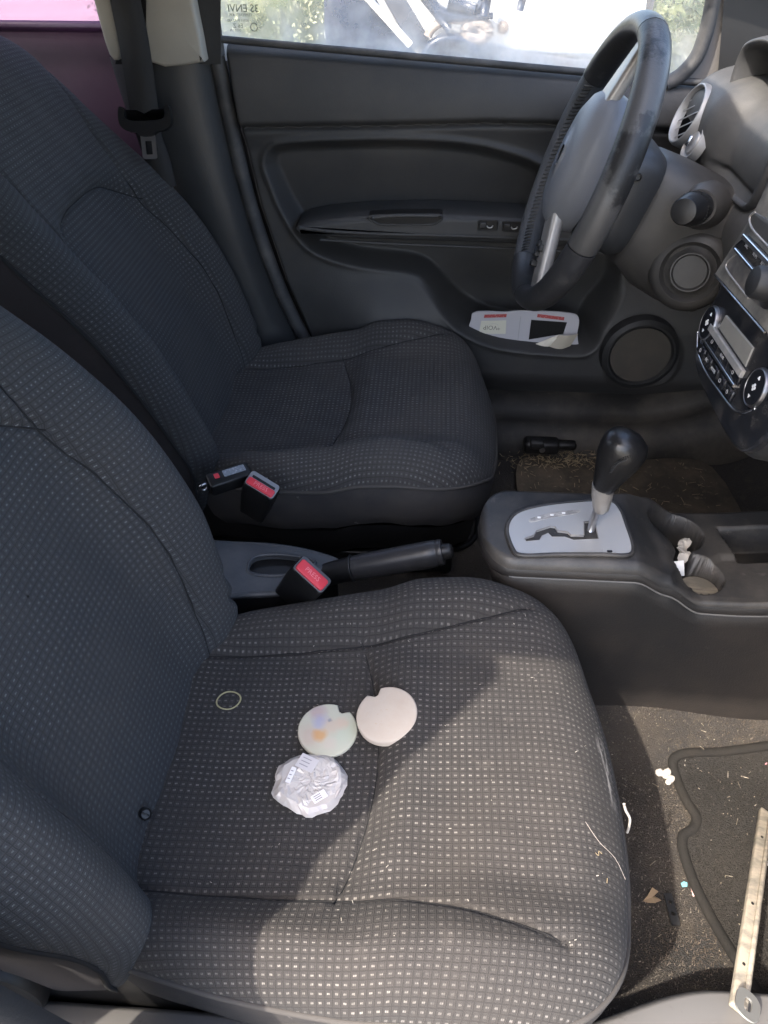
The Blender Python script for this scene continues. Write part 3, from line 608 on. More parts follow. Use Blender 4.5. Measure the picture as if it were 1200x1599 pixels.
    mx = n_.new('ShaderNodeMixShader'); mx.inputs[0].default_value = .45; l_.new(tr.outputs[0], mx.inputs[1]); m3 = n_.new('ShaderNodeMixShader'); l_.new(tl.outputs[0], m3.inputs[1]); l_.new(gg.outputs[0], m3.inputs[2]); l_.new(m3.outputs[0], mx.inputs[2]); l_.new(mx.outputs[0], n_['Material Output'].inputs[0])
    P = np.array([[(x, .79-.1*(z-.87), z) for x in np.linspace(-1.7, -.55, 5)] for z in np.linspace(.87, 1.15, 4)])
    gridobj('window_pane', P, pm, D)
pillar()

# ------------------------------------------------------------------ far sill and bits of the far footwell
def sills():
    T = thing('far_door_sill', 'black plastic sill trim along the floor below the far door', 'door sill', (.3, .63, .12))
    xs = np.linspace(-.3, .95, 40); prof = [(.82, .215), (.70, .20), (.675, .195), (.655, .175), (.645, .16), (.625, .165), (.605, .16), (.59, .145), (.578, .11), (.575, .03)]
    rise = lambda x: .12*sstep(.45, .85, x)
    gridobj('sill_trim', np.array([[(x, y, z+rise(x)*(1 if z > .05 else 0)) for y, z in prof] for x in xs]), mat('dusty_sill_plastic', (.016, .0155, .015), .65, bump=(300, .3), dust=[(9, (.085, .075, .062), .42, .7, .7), (50, (.16, .14, .12), .62, .75, .35)]), T)
    B = thing('seat_rail_bracket', 'black latch bracket on the floor in front of the far seat', 'bracket', ay(845, 699, .555))
    c = ay(845, 699, .555)+V(0, 0, .006); F = (c, V(1, 0, 0), V(0, 1, 0), V(0, 0, 1))
    box('bracket_body', F, (.075, .035, .03), BLACK, B, .008, 3)
    box('bracket_arm', F, (.05, .022, .016), BLACK, B, .005, 2, (.05, .005, .0))
    box('bracket_cap', F, (.03, .02, .02), GREYP, B, .005, 2, (-.012, -.012, .012))
    lathe('bracket_bolt', [(.006, 0), (.006, .004), (.002, .005)], (c+V(.0, -.018, .002), V(1, 0, 0), V(0, 0, 1), V(0, -1, 0)), STEEL, B, 12)
    # rubber mat of the far footwell, torn edge
    M = np.array([(.20, .17), (.31, .155), (.47, .17), (.62, .20), (.62, .55), (.45, .565), (.30, .56), (.21, .55), (.195, .4)])
    F = (V(0, 0, .106), V(1, 0, 0), V(0, 1, 0), V(0, 0, 1))
    o_ = prism('far_floor_mat', crom(M, 5, True), F, 0, .007, FARCARP, None, .002)
    tag(o_, 'dirty rubber mat lying in the far footwell behind the gear knob', 'floor mat')
sills()

#@@WHEEL
# ================================================================== steering wheel and column
WT = ay(1026, 18, YC_F); WB = ay(812, 464, YC_F); WC = (WT+WB)/2; WU = nrm(WT-WB); WY = V(0, -1, 0)
WN = np.cross(WY, WU); WN = WN if WN[0] < 0 else -WN           # faces the driver
WR = np.linalg.norm(WT-WB)/2-.0185
def wheel():
    T = thing('steering_wheel', 'worn black leather steering wheel with silver spokes, turned sideways', 'steering wheel', WC)
    def rp(phi): return WC+WR*(math.cos(phi)*WU+math.sin(phi)*WY)
    def arc(name, a0, a1, m, r=.0200):
        n = max(6, int(abs(a1-a0)/R(3))); P = []
        for p in np.linspace(a0, a1, n):
            p = R(p) if False else p
            rad = math.cos(p)*WU+math.sin(p)*WY; c = rp(p)
            P.append([c+r*(math.cos(k)*rad*.92+math.sin(k)*WN*1.08) for k in np.linspace(0, 2*math.pi, 20, endpoint=False)])
        P = np.array(P); f = gridfaces(n, 20, False, True)+[tuple(range(20))[::-1], tuple(range((n-1)*20, n*20))]
        return sharp(obj(name, P.reshape(-1, 3), f, m, T), 60)
    ga = R(.35)
    cuts = [(R(10), R(104), LEATH2, 'near'), (R(104), R(168), LEATH, ''), (R(168), R(204), LEATH, ''), (R(204), R(300), PERF, 'far'), (R(300), R(370), LEATH, '')]
    for a0, a1, m, k in cuts:
        o_ = arc('rim_section', a0+ga, a1-ga, m, .0200 if k != 'far' else .0190)
        if k == 'far':
            for q in np.linspace(a0+.03, a1-.03, 46):               # lacing along the inner edge
                rad = math.cos(q)*WU+math.sin(q)*WY; c = rp(q); t = -math.sin(q)*WU+math.cos(q)*WY
                b = -nrm(rad)*.0165; p0 = c+b*.8+WN*.013-t*.003; p1 = c+b*1.0+WN*.002+t*.003
                tube('stitch', [p0, c+b*1.02+WN*.009, p1], .0016, LEATH2, o_, 5)
    arc('rim_core', 0, 2*math.pi, BLACK, .0180)
    # airbag pad
    F = (WC+WN*.010+WU*.012, WY*.80, WU, WN)
    prof = [(.066, -.045), (.080, -.030), (.084, -.012), (.082, .002), (.074, .014), (.058, .023), (.036, .028), (.012, .030)]
    P = np.array([[fp(F, r*1.0*math.copysign(abs(math.cos(t))**.8, math.cos(t)), r*1.22*math.copysign(abs(math.sin(t))**.85, math.sin(t)), h) for t in np.linspace(0, 2*math.pi, 56, endpoint=False)] for r, h in prof])
    n = 56; obj('airbag_pad', P.reshape(-1, 3), gridfaces(len(prof), n, False, True)+[tuple(range((len(prof)-1)*n, len(prof)*n))], PAD, T)
    # spokes: up, down and to the near side
    def spoke(ang, r0, r1, w0, w1, m, nm='spoke'):
        d = math.cos(ang)*WU+math.sin(ang)*WY; s = -math.sin(ang)*WU+math.cos(ang)*WY; L = []
        for t in np.linspace(0, 1, 7):
            r = r0+(r1-r0)*t; w_ = w0+(w1-w0)*t; cc = WC+d*r+WN*(.012-.018*t)
            L.append(np.array([cc+s*a+WN*b for a, b in rrect(w_, .020, .007, 3)]))
        return loft(nm, L, m, T)
    spoke(R(3), .085, WR-.004, .056, .024, SILV2); spoke(R(158), .070, WR-.006, .050, .040, SILV2);
    for k, (rr, ss) in enumerate(((.115, .012), (.130, .012), (.145, .012), (.122, -.006))):
        dd_ = math.cos(R(158))*WU+math.sin(R(158))*WY; s2 = -math.sin(R(158))*WU+math.cos(R(158))*WY; c = WC+dd_*rr+s2*ss+WN*.014; box('spoke_button', (c, s2, dd_, WN), (.012, .010, .012), GREYP, T, .002)
    c = WC+WU*.05-WY*.10+WN*.012; box('spoke_switch', (c, WY, WU, WN), (.010, .016, .01), PAD, T, .002)
wheel()
def column():
    T = thing('steering_column', 'dusty grey steering column cover with stalk and key barrel', 'steering column', WC-WN*.15)
    A = -WN; S_ = np.cross(A, WY)          # S_ roughly up
    S_ = S_ if S_[2] > 0 else -S_
    def sec(s, hw, ht, hb, rr=.5, n=40, dy=0.):
        L = []
        for t in np.linspace(0, 2*math.pi, n, endpoint=False):
            cx = math.copysign(abs(math.cos(t))**rr, math.cos(t))*hw; cy = math.copysign(abs(math.sin(t))**rr, math.sin(t)); cy *= ht if cy > 0 else hb
            L.append(WC+A*s+V(0, dy, 0)-WY*cx*1.0+S_*cy)
        return np.array(L)
    hub = loft('hub_cover', [sec(.018, .060, .058, .075), sec(.03, .072, .070, .088), (sec(.085, .074, .072, .092)), sec(.10, .066, .064, .085)], PILLAR, T, True, 50)
    c = WC+A*.062-S_*(-.035)+WY*.0745; lathe('screw_hole', [(.006, -.004), (.006, .001), (.0045, .001), (.0035, -.003)], (c, A, S_, WY), BLACK, hub, 16)
    loft('column_cover', [sec(.096, .062, .058, .08), sec(.105, .070, .066, .10, .6), sec(.15, .074, .066, .125, .65), sec(.20, .078, .062, .135, .7), sec(.26, .085, .055, .135, .75)], COLP, T, True, 50)
    # indicator / wiper stalk pointing at the passenger side
    b = ay(1097, 322, .345); d = nrm(V(-.05, -1, .03)); e = ay(1068, 330, .262); d = nrm(e-b); F = frame(b, np.cross(d, V(0, 0, 1)), V(0, 0, 1)); F = (b, F[1], np.cross(d, F[1]), d)
    L = np.linalg.norm(e-b)
    st = lathe('stalk_boot', [(.034, -.03), (.032, .0), (.028, .010), (.024, .018)], F, COLP, T, 36)
    sk = lathe('stalk', [(.020, 0), (.021, L*.35), (.0225, L*.40), (.0225, L*.62), (.021, L*.66), (.0185, L*.95), (.0165, L), (.010, L+.0015), (.003, L+.002)], F, BLACK, T, 36)
    for k in range(36):
        a = k/36*2*math.pi; q = b+d*L*.51+(F[1]*math.cos(a)+F[2]*math.sin(a))*.0226
        box('stalk_rib', (q, np.cross(d, nrm(q-b-d*((q-b)@d))), d, nrm(q-b-d*((q-b)@d))), (.0016, L*.2, .0014), BLACK, sk, 0)
    # key barrel ring
    c = ay(1078, 424, .335); nn_ = nrm(V(-.28, -.93, .22)); F = frame(c, np.cross(V(0, 0, 1), nn_), V(0, 0, 1)); F = (c, F[1], np.cross(nn_, F[1]), nn_)
    lathe('key_barrel', [(.062, -.04), (.060, -.005), (.056, .004), (.050, .008), (.044, .010), (.041, .006), (.038, .001), (.033, .003), (.0285, .009), (.0265, .009), (.025, .006), (.024, .004), (.003, .004)], F, COLP, T, 56)
column()

#@@DASH
# ================================================================== dashboard
VSL = R(27)
def dash():
    T = thing('dashboard', 'dusty grey dashboard with round air vent and instrument hood', 'dashboard', (.5, .2, .6))
    ys = np.linspace(.655, -.72, 90); prof0 = [(.46, .56), (.435, .62), (.425, .69), (.415, .745), (.408, .775), (.408, .806), (.418, .832), (.44, .850), (.48, .862), (.56, .872), (.70, .880), (.98, .875)]
    L = []
    for y in ys:
        pod = sstep(.66, .60, y)*(1-sstep(.49, .43, y)); e = 1-sstep(.61, .655, y)
        L.append([(x+.035*(1-pod)*sstep(.69, .76, z)*(1 if z < .86 else .5), y, z-.02*(1-e)-.012*(1-pod)*(z > .76)) for x, z in crom(prof0, 4)])
    gridobj('dash_pad', np.array(L), DASHP, T)
    # seam between pad and fascia trim
    tube('panel_gap', crom([ay(*p, y) for p, y in (((1166, 148), .50), ((1140, 166), .505), ((1110, 190), .515), ((1085, 205), .53), ((1074, 216), .54))], 6), .0022, BLACK, T, 6)
    nv = nrm(V(-.90, -.02, .36)); c = ay(1074, 177, .56)-nv*.0; u = nrm(np.cross(V(0, 0, 1), nv)); F = (c, u, np.cross(nv, u), nv)
    ve = lathe('air_vent', [(.048, -.03), (.048, -.004), (.046, .001), (.044, .002), (.0425, .001), (.041, -.003), (.039, -.02)], F, VENTS, T, 48)
    lathe('vent_throat', [(.039, -.012), (.003, -.012)], F, mat('vent_shade', (.0015, .0015, .0015), .9, spec=.1), ve, 40)  # shade of the deep throat put into a near-black disc
    Fv = (F[0], F[1]*math.cos(VSL)+F[2]*math.sin(VSL), -F[1]*math.sin(VSL)+F[2]*math.cos(VSL), F[3])
    for k in range(-2, 3):
        h = k*.0145; w_ = math.sqrt(.0385**2-h*h); box('vent_slat', Fv, (2*w_, .0024, .0012), VENTS, ve, .0004, 1, (0, h, -.006))
    c = ay(1086, 224, .505)+nv*.005; F = (c, u, np.cross(nv, u), nv)
    kn = lathe('round_control', [(.029, -.012), (.028, -.002), (.027, .002), (.025, .002), (.022, -.002), (.019, -.003), (.016, .001), (.012, .002), (.003, .001)], F, VENTS, T, 40)
    box('control_mark', F, (.008, .016, .004), CHROME, kn, .001, 1, (0, 0, .006))
    # instrument hood: funnel shaped shell open to the driver
    ol = crom([(.50, .902), (.520, .884), (.521, .850), (.510, .822), (.512, .795), (.528, .770), (.522, .752), (.49, .742), (.42, .734), (.345, .732), (.305, .745), (.292, .80), (.30, .86), (.325, .90), (.37, .914), (.44, .915)], 6, True)
    cc = ol.mean(0); tilt = lambda z: .06*(z-.75)
    def lp(sc, x, dz=0.): return np.array([(x+tilt(a[1]), *(cc+(a-cc)*sc+V(0, dz))) for a in ol])
    gridobj('instrument_hood', np.array([lp(1.02, .60), lp(1.06, .50), lp(1.085, .46), lp(1.085, .445), lp(1.06, .436), lp(1.02, .434), lp(.985, .440), lp(.95, .47), lp(.90, .53), lp(.82, .60)]), HOODP, T, False, True)
    gp = lp(.84, .585); obj('instrument_cluster', gp, [tuple(range(len(gp)))], GLOSSK, T, False)
    for yy in (.47, .41, .35):
        lathe('gauge', [(.034, -.004), (.034, .004), (.031, .006), (.030, .002), (.002, .002)], (V(.576, yy, .82), V(0, -1, 0), V(0, 0, 1), V(-1, 0, 0)), BLACK, T, 30)
    # lower lip bar running from the hood to the centre stack, dark gap under it
    tube('hood_lip', crom([ay(*p, y) for p, y in (((1106, 238), .50), ((1116, 252), .49), ((1140, 270), .45), ((1165, 291), .41), ((1185, 307), .37), ((1210, 330), .33), ((1260, 370), .26))], 6), .011, DASHP, T, 12)
    q = [V(.53, .56, .74), V(.53, .2, .74), V(.53, .2, .5), V(.53, .6, .5)]; obj('under_dash', q, [(0, 1, 2, 3)], BLACK, T, False)
    # knee panel below the column
    ys = np.linspace(.64, .17, 20); L = [[(x+.10*sstep(.58, .64, y), y, z) for x, z in crom([(.44, .70), (.43, .66), (.435, .60), (.46, .55), (.52, .50), (.60, .46)], 4)] for y in ys]
    gridobj('knee_panel', np.array(L), GREYP, T)
dash()

# ------------------------------------------------------------------ centre stack with radio and climate panel
SO = ay(1088, 520, .155); SAL = R(11)
SF = (SO, V(0, -1, 0), V(math.sin(SAL), 0, math.cos(SAL)), None); SF = (SF[0], SF[1], SF[2], np.cross(SF[1], SF[2]))
def sp2(px, py, c=0.):
    d = ray(px, py); o = SF[0]+SF[3]*c; t = ((o-CAM)@SF[3])/(d@SF[3]); p = CAM+d*t-o; return V(p@SF[1], p@SF[2])
def stack():
    T = thing('centre_stack', 'dusty gloss black centre stack with climate knobs, display and buttons', 'control panel', SO+V(.05, -.15, -.1))
    q = [(0.02, .30), (-.005, .27), (.0, .16), (.004, .05), (.012, .005), (.034, -.022), (.075, -.032), (.15, -.034), (.215, -.032), (.255, -.022), (.276, .005), (.284, .05), (.288, .16), (.293, .27), (.27, .30)]
    pl = crom(q, 6, True)
    prism('stack_housing', pl*V(1, 1)+V(0, 0), SF, -.14, -.004, GREYP, T, .010, 3)
    b = prism('stack_fascia', (pl-pl.mean(0))*V(.965, .975)+pl.mean(0), SF, -.012, .004, GLOSSB, T, .005, 3)
    # bright lower rim
    low = [sp2(*p) for p in ((1096, 520), (1096, 548), (1108, 580), (1130, 612), (1152, 640), (1166, 646), (1185, 640))]
    tube('chrome_rim', [fp(SF, a, c, .005) for a, c in crom(low, 6)], .0018, CHROME, T, 6)
    def knob(px, py, nm='climate_knob'):
        c = sp2(px, py, .01); o = fp(SF, c[0], c[1], .004); F = (o, SF[1], SF[2], SF[3])
        k = lathe(nm, [(.0225, 0), (.0225, .001), (.0215, .004), (.0205, .0045), (.0198, .0035)], F, DKCHR, T, 44)
        lathe('knob_face', [(.0200, .003), (.0195, .0042), (.003, .0045)], F, GLOSSK, k, 36)
        for dy, s in ((.0115, 1), (-.0115, -1)):
            prism('knob_arrow', np.array([(-.0024, dy-.0015*s), (.0024, dy-.0015*s), (0, dy+.0024*s)]), F, .004, .0049, WHITEP, k)
        for a in range(4):
            an = a*math.pi/2; prism('knob_symbol', circ(.0018, 10, .0025*math.cos(an), .0025*math.sin(an)), F, .004, .0050, WHITEP, k)
        return k
    k1 = knob(1103, 503); k2 = knob(1176, 604)
    a1 = sp2(1103, 503); a2 = sp2(1176, 604)
    # display between the knobs
    d = [sp2(*p) for p in ((1141, 493), (1184, 544), (1171, 574), (1130, 514))]
    prism('display', np.array(d), SF, .003, .006, LCD, T, .001, 1)
    def strip(p0, p1, w_, m, nm, h=.007):
        a, c = sp2(*p0), sp2(*p1); dd = nrm(c-a); n_ = V(-dd[1], dd[0])*w_/2; prism(nm, np.array([a-n_, c-n_, c+n_, a+n_]), SF, .002, h, m, T, .0008, 1)
    strip((1118, 512), (1168, 586), .009, mat('grey_trim_bar', (.2, .2, .2), .4, dust=(40, (.4, .37, .33), .45, .7, .6)), 'trim_bar', .009)
    strip((1108, 534), (1155, 604), .004, CHROME, 'chrome_bar', .008)
    # two rows of climate buttons
    def row(p0, p1, nb, w_, h_, sym):
        a, c = sp2(*p0), sp2(*p1)
        for i in range(nb):
            t = (i+.5)/nb; e = a+(c-a)*t; dd = nrm(c-a); F = (fp(SF, e[0], e[1], .004), SF[1]*dd[0]+SF[2]*dd[1], -SF[1]*dd[1]+SF[2]*dd[0], SF[3])
            bt = box('button', F, (np.linalg.norm(c-a)/nb-.0012, h_, .005), GLOSSK if i % 2 == 0 else GLOSSB, T, .001, 1)
            s = sym[i % len(sym)]
            if len(s) > 1: text('button_print', s, .0055, (fp(F, 0, 0, .0027), F[1], F[2], F[3]), GREYPR, bt)
            else: tube('button_print', [fp(F, *p_, .0027) for p_ in (rrect(.005, .0042, .0018, 3) if s == 'a' else circ(.0022, 10))], .0004, GREYPR, bt, 4, True)
    row((1113, 524), (1162, 596), 3, 0, .014, ['a', 'REAR', 'b']); row((1097, 541), (1150, 622), 5, 0, .014, ['b', 'A/C', 'MODE', 'a', 'b'])
    # seam between radio and climate panel
    strip((1121, 430), (1200, 520), .0022, CHROME, 'panel_seam', .0055)
    up_ = [p_ for p_ in pl if p_[1] > .058]; upoly = np.array([sp2(1123, 428), sp2(1205, 520)]+[V(.285, .05), V(.29, .27), V(.27, .295), V(.02, .295), V(-.002, .27), V(.001, .16)])
    prism('radio_fascia', upoly, SF, .002, .0046, mat('dusty_radio_fascia', (.05, .05, .05), .4, dust=[(16, (.26, .245, .22), .35, .62, .85)]), T)
    # radio keys
    q = crom([sp2(*p) for p in ((1153, 388), (1172, 371), (1182, 374), (1225, 424), (1205, 444), (1160, 396))], 4, True); rk = prism('radio_key_block', q, SF, .003, .007, GLOSSB, T, .002, 2)
    strip((1171, 371), (1215, 417), .006, CHROME, 'radio_key_trim', .010); strip((1157, 391), (1190, 429), .004, CHROME, 'radio_chrome_bar', .009)
    for i, (px, py) in enumerate(((1167, 384), (1180, 398), (1192, 412))):
        c = sp2(px, py, .007); text('radio_key_print', ('SRC', 'RDM', 'RPT')[i], .0065, (fp(SF, c[0], c[1], .0072), SF[1], SF[2], SF[3]), GREYPR, rk)
    q = crom([sp2(*p) for p in ((1142, 412), (1152, 402), (1163, 402), (1215, 462), (1195, 482), (1145, 428))], 4, True); prism('tape_slot', q, SF, .003, .006, mat('dusty_black_panel', (.05, .05, .052), .35, dust=[(30, (.22, .2, .18), .4, .65, .8)]), T, .002, 2)
    tube('tape_slot_rim', [fp(SF, a, c, .006) for a, c in crom([sp2(*p) for p in ((1156, 400), (1142, 414), (1146, 428), (1176, 466))], 6)], .0014, SILV2, T, 6)
    c = sp2(1192, 442, .02); F = (fp(SF, c[0], c[1], .004), SF[1], SF[2], SF[3])
    lathe('radio_knob', [(.026, 0), (.026, .004), (.021, .006), (.019, .008), (.018, .024), (.016, .028), (.010, .030), (.003, .0305)], F, GREYP, T, 40)
    q = crom([sp2(*p) for p in ((1180, 340), (1188, 333), (1240, 370), (1260, 420), (1225, 410), (1186, 362))], 4, True); prism('vent_panel', q, SF, .003, .007, DASHP, T, .002, 2)
    tube('vent_panel_rim', [fp(SF, a, c, .007) for a, c in crom([sp2(*p) for p in ((1188, 333), (1180, 342), (1185, 360), (1215, 392))], 6)], .0016, SILV2, T, 6)
    # worn hollow under the panel and small hole
stack()

#@@CONSOLE
# ================================================================== centre console, shifter, handbrake
def holes_plate(name, outer, holes, F, d0, d1, m, parent=None):
    bm = bmesh.new(); E = []
    for P in [outer]+holes:
        vs = [bm.verts.new((a, b, 0)) for a, b in P]; E += [bm.edges.new((vs[i], vs[(i+1) % len(vs)])) for i in range(len(vs))]
    bmesh.ops.triangle_fill(bm, use_beauty=True, use_dissolve=False, edges=E)
    r = bmesh.ops.extrude_face_region(bm, geom=bm.faces[:]); up_ = [q for q in r['geom'] if isinstance(q, bmesh.types.BMVert)]
    for q in up_: q.co.z = 1
    bm.verts.index_update(); bm.verts.ensure_lookup_table()
    v = [fp(F, q.co.x, q.co.y, d0+(d1-d0)*q.co.z) for q in bm.verts]; f = [[q.index for q in p.verts] for p in bm.faces]; bm.free()
    return sharp(obj(name, v, f, m, parent), 30)
def ztop(x): return .402-.022*sstep(.285, .335, x)-.030*sstep(.33, .385, x)+.010*sstep(.42, .55, x)
def hw(x): return .079*np.sqrt(np.clip(1-np.clip((.135-x)/.052, 0, 1)**2.6, 0, 1))+.004*sstep(.3, .5, x)
CUP1 = az(1058, 812, .375)[:2]; CUP2 = az(1093, 884, .362)[:2]
def console():
    T = thing('centre_console', 'dark centre console between the seats with gear gate and cup holders', 'centre console', (.35, 0, .06))
    xs = np.concatenate([[.0832, .0838, .085, .087, .09], np.linspace(.094, .72, 300)]); ts = np.sin(np.linspace(-math.pi/2, math.pi/2, 150))
    X = xs[:, None]+0*ts[None]; HWF = hw(X)*(1+.32*sstep(.27, .34, X)*(ts[None] > 0)); Y = HWF*ts[None]; e = np.minimum(HWF*(1-np.abs(ts[None])), (X-.083)*.9)
    Z = ztop(X)-.016*(1-np.sqrt(np.clip(1-np.clip(1-e/.012, 0, 1)**2, 0, 1)))
    def hole(cx, cy, r, dep, w_=.0025): return dep*(1-sstep(r-w_, r, np.hypot(X-cx, Y-cy)))
    dd = np.maximum(hole(*CUP1, .0425, .075), hole(*CUP2, .037, .065))
    link = sdpoly(X, Y, np.array([(CUP1[0]-.016, CUP1[1]), (CUP1[0]+.012, CUP1[1]), (CUP2[0]+.006, CUP2[1]), (CUP2[0]-.024, CUP2[1])])); dd = np.maximum(dd, .06*(1-sstep(-.002, .001, link)))
    b0 = az(1128, 790, .38)[:2]; rec = sdpoly(X, Y, np.array([(b0[0]-.002, .066), (b0[0]+.012, .000), (.66, .000), (.66, .066)])); dd = np.maximum(dd, .05*(1-sstep(-.003, .003, rec)))
    dd = dd+.006*(1-sstep(.0, .012, sdpoly(X, Y, np.array([(.345, -.072), (.70, -.072), (.70, .0), (.43, .0), (.40, -.02)]))))*(dd < .004)
    Z = Z-dd
    gridobj('console_top', np.stack([X, Y, Z], -1), CONST, T)
    # side panels follow the outline round the rear end
    path = [(x, -float(hw(x))) for x in np.linspace(.72, .0835, 130)]+[(x, float(hw(x)*(1+.32*sstep(.27, .34, x)))) for x in np.linspace(.0836, .72, 130)]
    L = []
    for x, y in path:
        s = -1 if y < 0 else 1; zt = float(ztop(x))-.016; rear = 1-sstep(.083, .15, x); col = []
        for k, (off, dz) in enumerate(((-.001, .002), (.0015, -.002), (.0022, -.010), (.0016, -.0125), (-.001, -.0135), (.0008, -.015), (.001, -.04), (-.001, -.09), (-.003, -.16), (-.004, -.22), (-.004, -.33))):
            col.append((x-off*rear*1.2+rear*dz*.30*(-1 if dz < -.02 else 0)*.9, y+s*off, max(zt+dz, .03)))
        L.append(col)
    gridobj('console_side', np.array(L), CONSP, T)
    # gear gate plate
    F = (V(0, 0, 0), V(1, 0, 0), V(0, 1, 0), V(0, 0, 1))
    zp = .4035
    P2 = lambda pts: np.array([az(*p, zp)[:2] for p in pts])
    out = crom(P2([(792, 826), (806, 803), (845, 791), (905, 784), (950, 783), (968, 795), (980, 825), (989, 856), (980, 868), (940, 867), (870, 867), (815, 868), (800, 856)]), 5, True)
    slot = P2([(819, 842), (834, 837), (838, 830), (860, 823), (867, 824), (871, 830), (887, 832), (892, 837), (912, 837), (912, 816), (929, 815), (935, 843), (896, 845), (882, 840), (862, 840), (856, 834), (847, 838), (843, 845), (822, 847)])
    # rim lies proud, plate above console top
    tube('gate_rim', [(a, b, zp+.001) for a, b in out], .0030, CONST, T, 8, True)
    gp = holes_plate('gear_gate', out, [slot], F, zp-.004, zp+.002, SILV, T)
    prism('gate_slot', P2([(815, 812), (935, 808), (940, 852), (818, 852)]), F, zp-.0030, zp-.0022, BLACK, gp)
    tube('slot_edge', [(a, b, zp+.0016) for a, b in slot], .0007, SILV2, gp, 5, True)
    prism('gear_legend', crom(P2([(828, 812), (858, 803), (900, 798), (902, 803), (862, 810), (832, 817)]), 4, True), F, zp+.001, zp+.0024, mat('worn_legend', (.2, .2, .2), .4, dust=(60, (.5, .48, .45), .4, .6, .8)), gp)
    for px, py in ((842, 810), (862, 806), (880, 803)): prism('legend_mark', rrect(.005, .0035, .001, 2, *az(px, py, zp)[:2]), F, zp+.002, zp+.0028, WHITEP, gp)
    prism('lock_cover', rrect(.016, .008, .001, 2, *az(952, 861, zp)[:2]), F, zp+.001, zp+.0026, SILV, gp); prism('lock_release', rrect(.007, .003, .0005, 2, *az(952, 863, zp)[:2]), F, zp+.002, zp+.0031, BLACK, gp)
    tube('trim_highlight_line', [(x, -float(hw(x))-.0022, float(ztop(x))-.0275) for x in np.linspace(.12, .72, 80)], .0013, mat('trim_highlight_grey', (.10, .098, .095), .5), T, 6)  # highlight along the trim edge, modelled as a lighter grey bead
    # gear lever
    G = thing('gear_lever', 'black leather gear knob with silver collar standing in the gate', 'gear lever', (az(922, 832, zp)))
    base = az(921, 835, zp-.01); yk = float(base[1])
    tube('lever_shaft', [base, ay(926, 815, yk), ay(936, 785, yk)], .005, STEEL, G, 12)
    def sl(px0, px1, py, yr, m=24, lean=0):
        a = ay(px0, py, yk); b = ay(px1, py, yk); c = (a+b)/2; h = np.linalg.norm(b-a)/2
        return np.array([c+V(h*math.cos(t), yr*math.sin(t), lean*math.cos(t)) for t in np.linspace(0, 2*math.pi, m, endpoint=False)])
    loft('collar', [sl(928, 947, 797, .009), sl(926, 952, 792, .013), sl(924, 957, 775, .016), sl(925, 961, 758, .0175)], SILV2, G, True, 40)
    kb = loft('knob', [sl(926, 960, 762, .0165), sl(927, 966, 754, .019), sl(929, 982, 740, .022), sl(931, 999, 724, .025), sl(933, 1011, 708, .0265), sl(937, 1013, 696, .0265), sl(944, 1005, 684, .024), sl(953, 993, 677, .017), sl(964, 984, 674.5, .008)], mat('shiny_black_leather', (.009, .009, .0095), .28, bump=(260, .3, .001), dust=(40, (.05, .047, .043), .6, .8, .4)), G, True, 85)
    st = [ay(*p, yk-.02-d) for p, d in (((950, 758), -.004), ((954, 742), .0), ((960, 728), .003), ((972, 718), .006), ((990, 712), .003), ((1008, 708), -.012))]
    sp_ = crom(st, 6)
    for i in range(0, len(sp_)-1):
        a = sp_[i]; t = nrm(sp_[min(i+1, len(sp_)-1)]-a); n_ = np.cross(t, V(0, 1, 0)); tube('knob_stitch', [a-n_*.003, a+V(0, -.001, 0), a+n_*.003], .0009, GREYP, kb, 5)
console()
def cupitems():
    # litter in the cup holder
    c = V(*CUP2, .345)
    F = frame(az(1060, 888, .352), (.5, .1, 0), (-.1, .6, .9)); o_ = box('paper_tag', F, (.017, .022, .0015), WHITEP, None, .0005, 1); tag(o_, 'small white paper tag sticking out of the nearer cup holder', 'paper scrap')
    L = []
    for i, t in enumerate(np.linspace(0, 1, 10)):
        p = az(1066-14*t*0+(i % 2)*4, 872-30*t, .335); L.append([p+V(.007*(1+.4*math.sin(i*2.1))*math.cos(a), .006*math.sin(a), .006*math.sin(a+i)) for a in np.linspace(0, 6.283, 8, endpoint=False)])
    tag(loft('tissue_scrap', [np.array(q) for q in L], CLOTHW, None, True, 20), 'crumpled white tissue scrap between the two cup holders', 'paper scrap')
    F = (V(CUP2[0]+.008, CUP2[1]-.006, .318), V(1, 0, 0), V(0, 1, 0), nrm(V(0, .15, 1)))
    tag(prism('cardboard_disc', circ(.028, 28), F, 0, .0025, CREAM, None, .0006), 'cream cardboard disc lying in the nearer cup holder', 'disc')
cupitems()
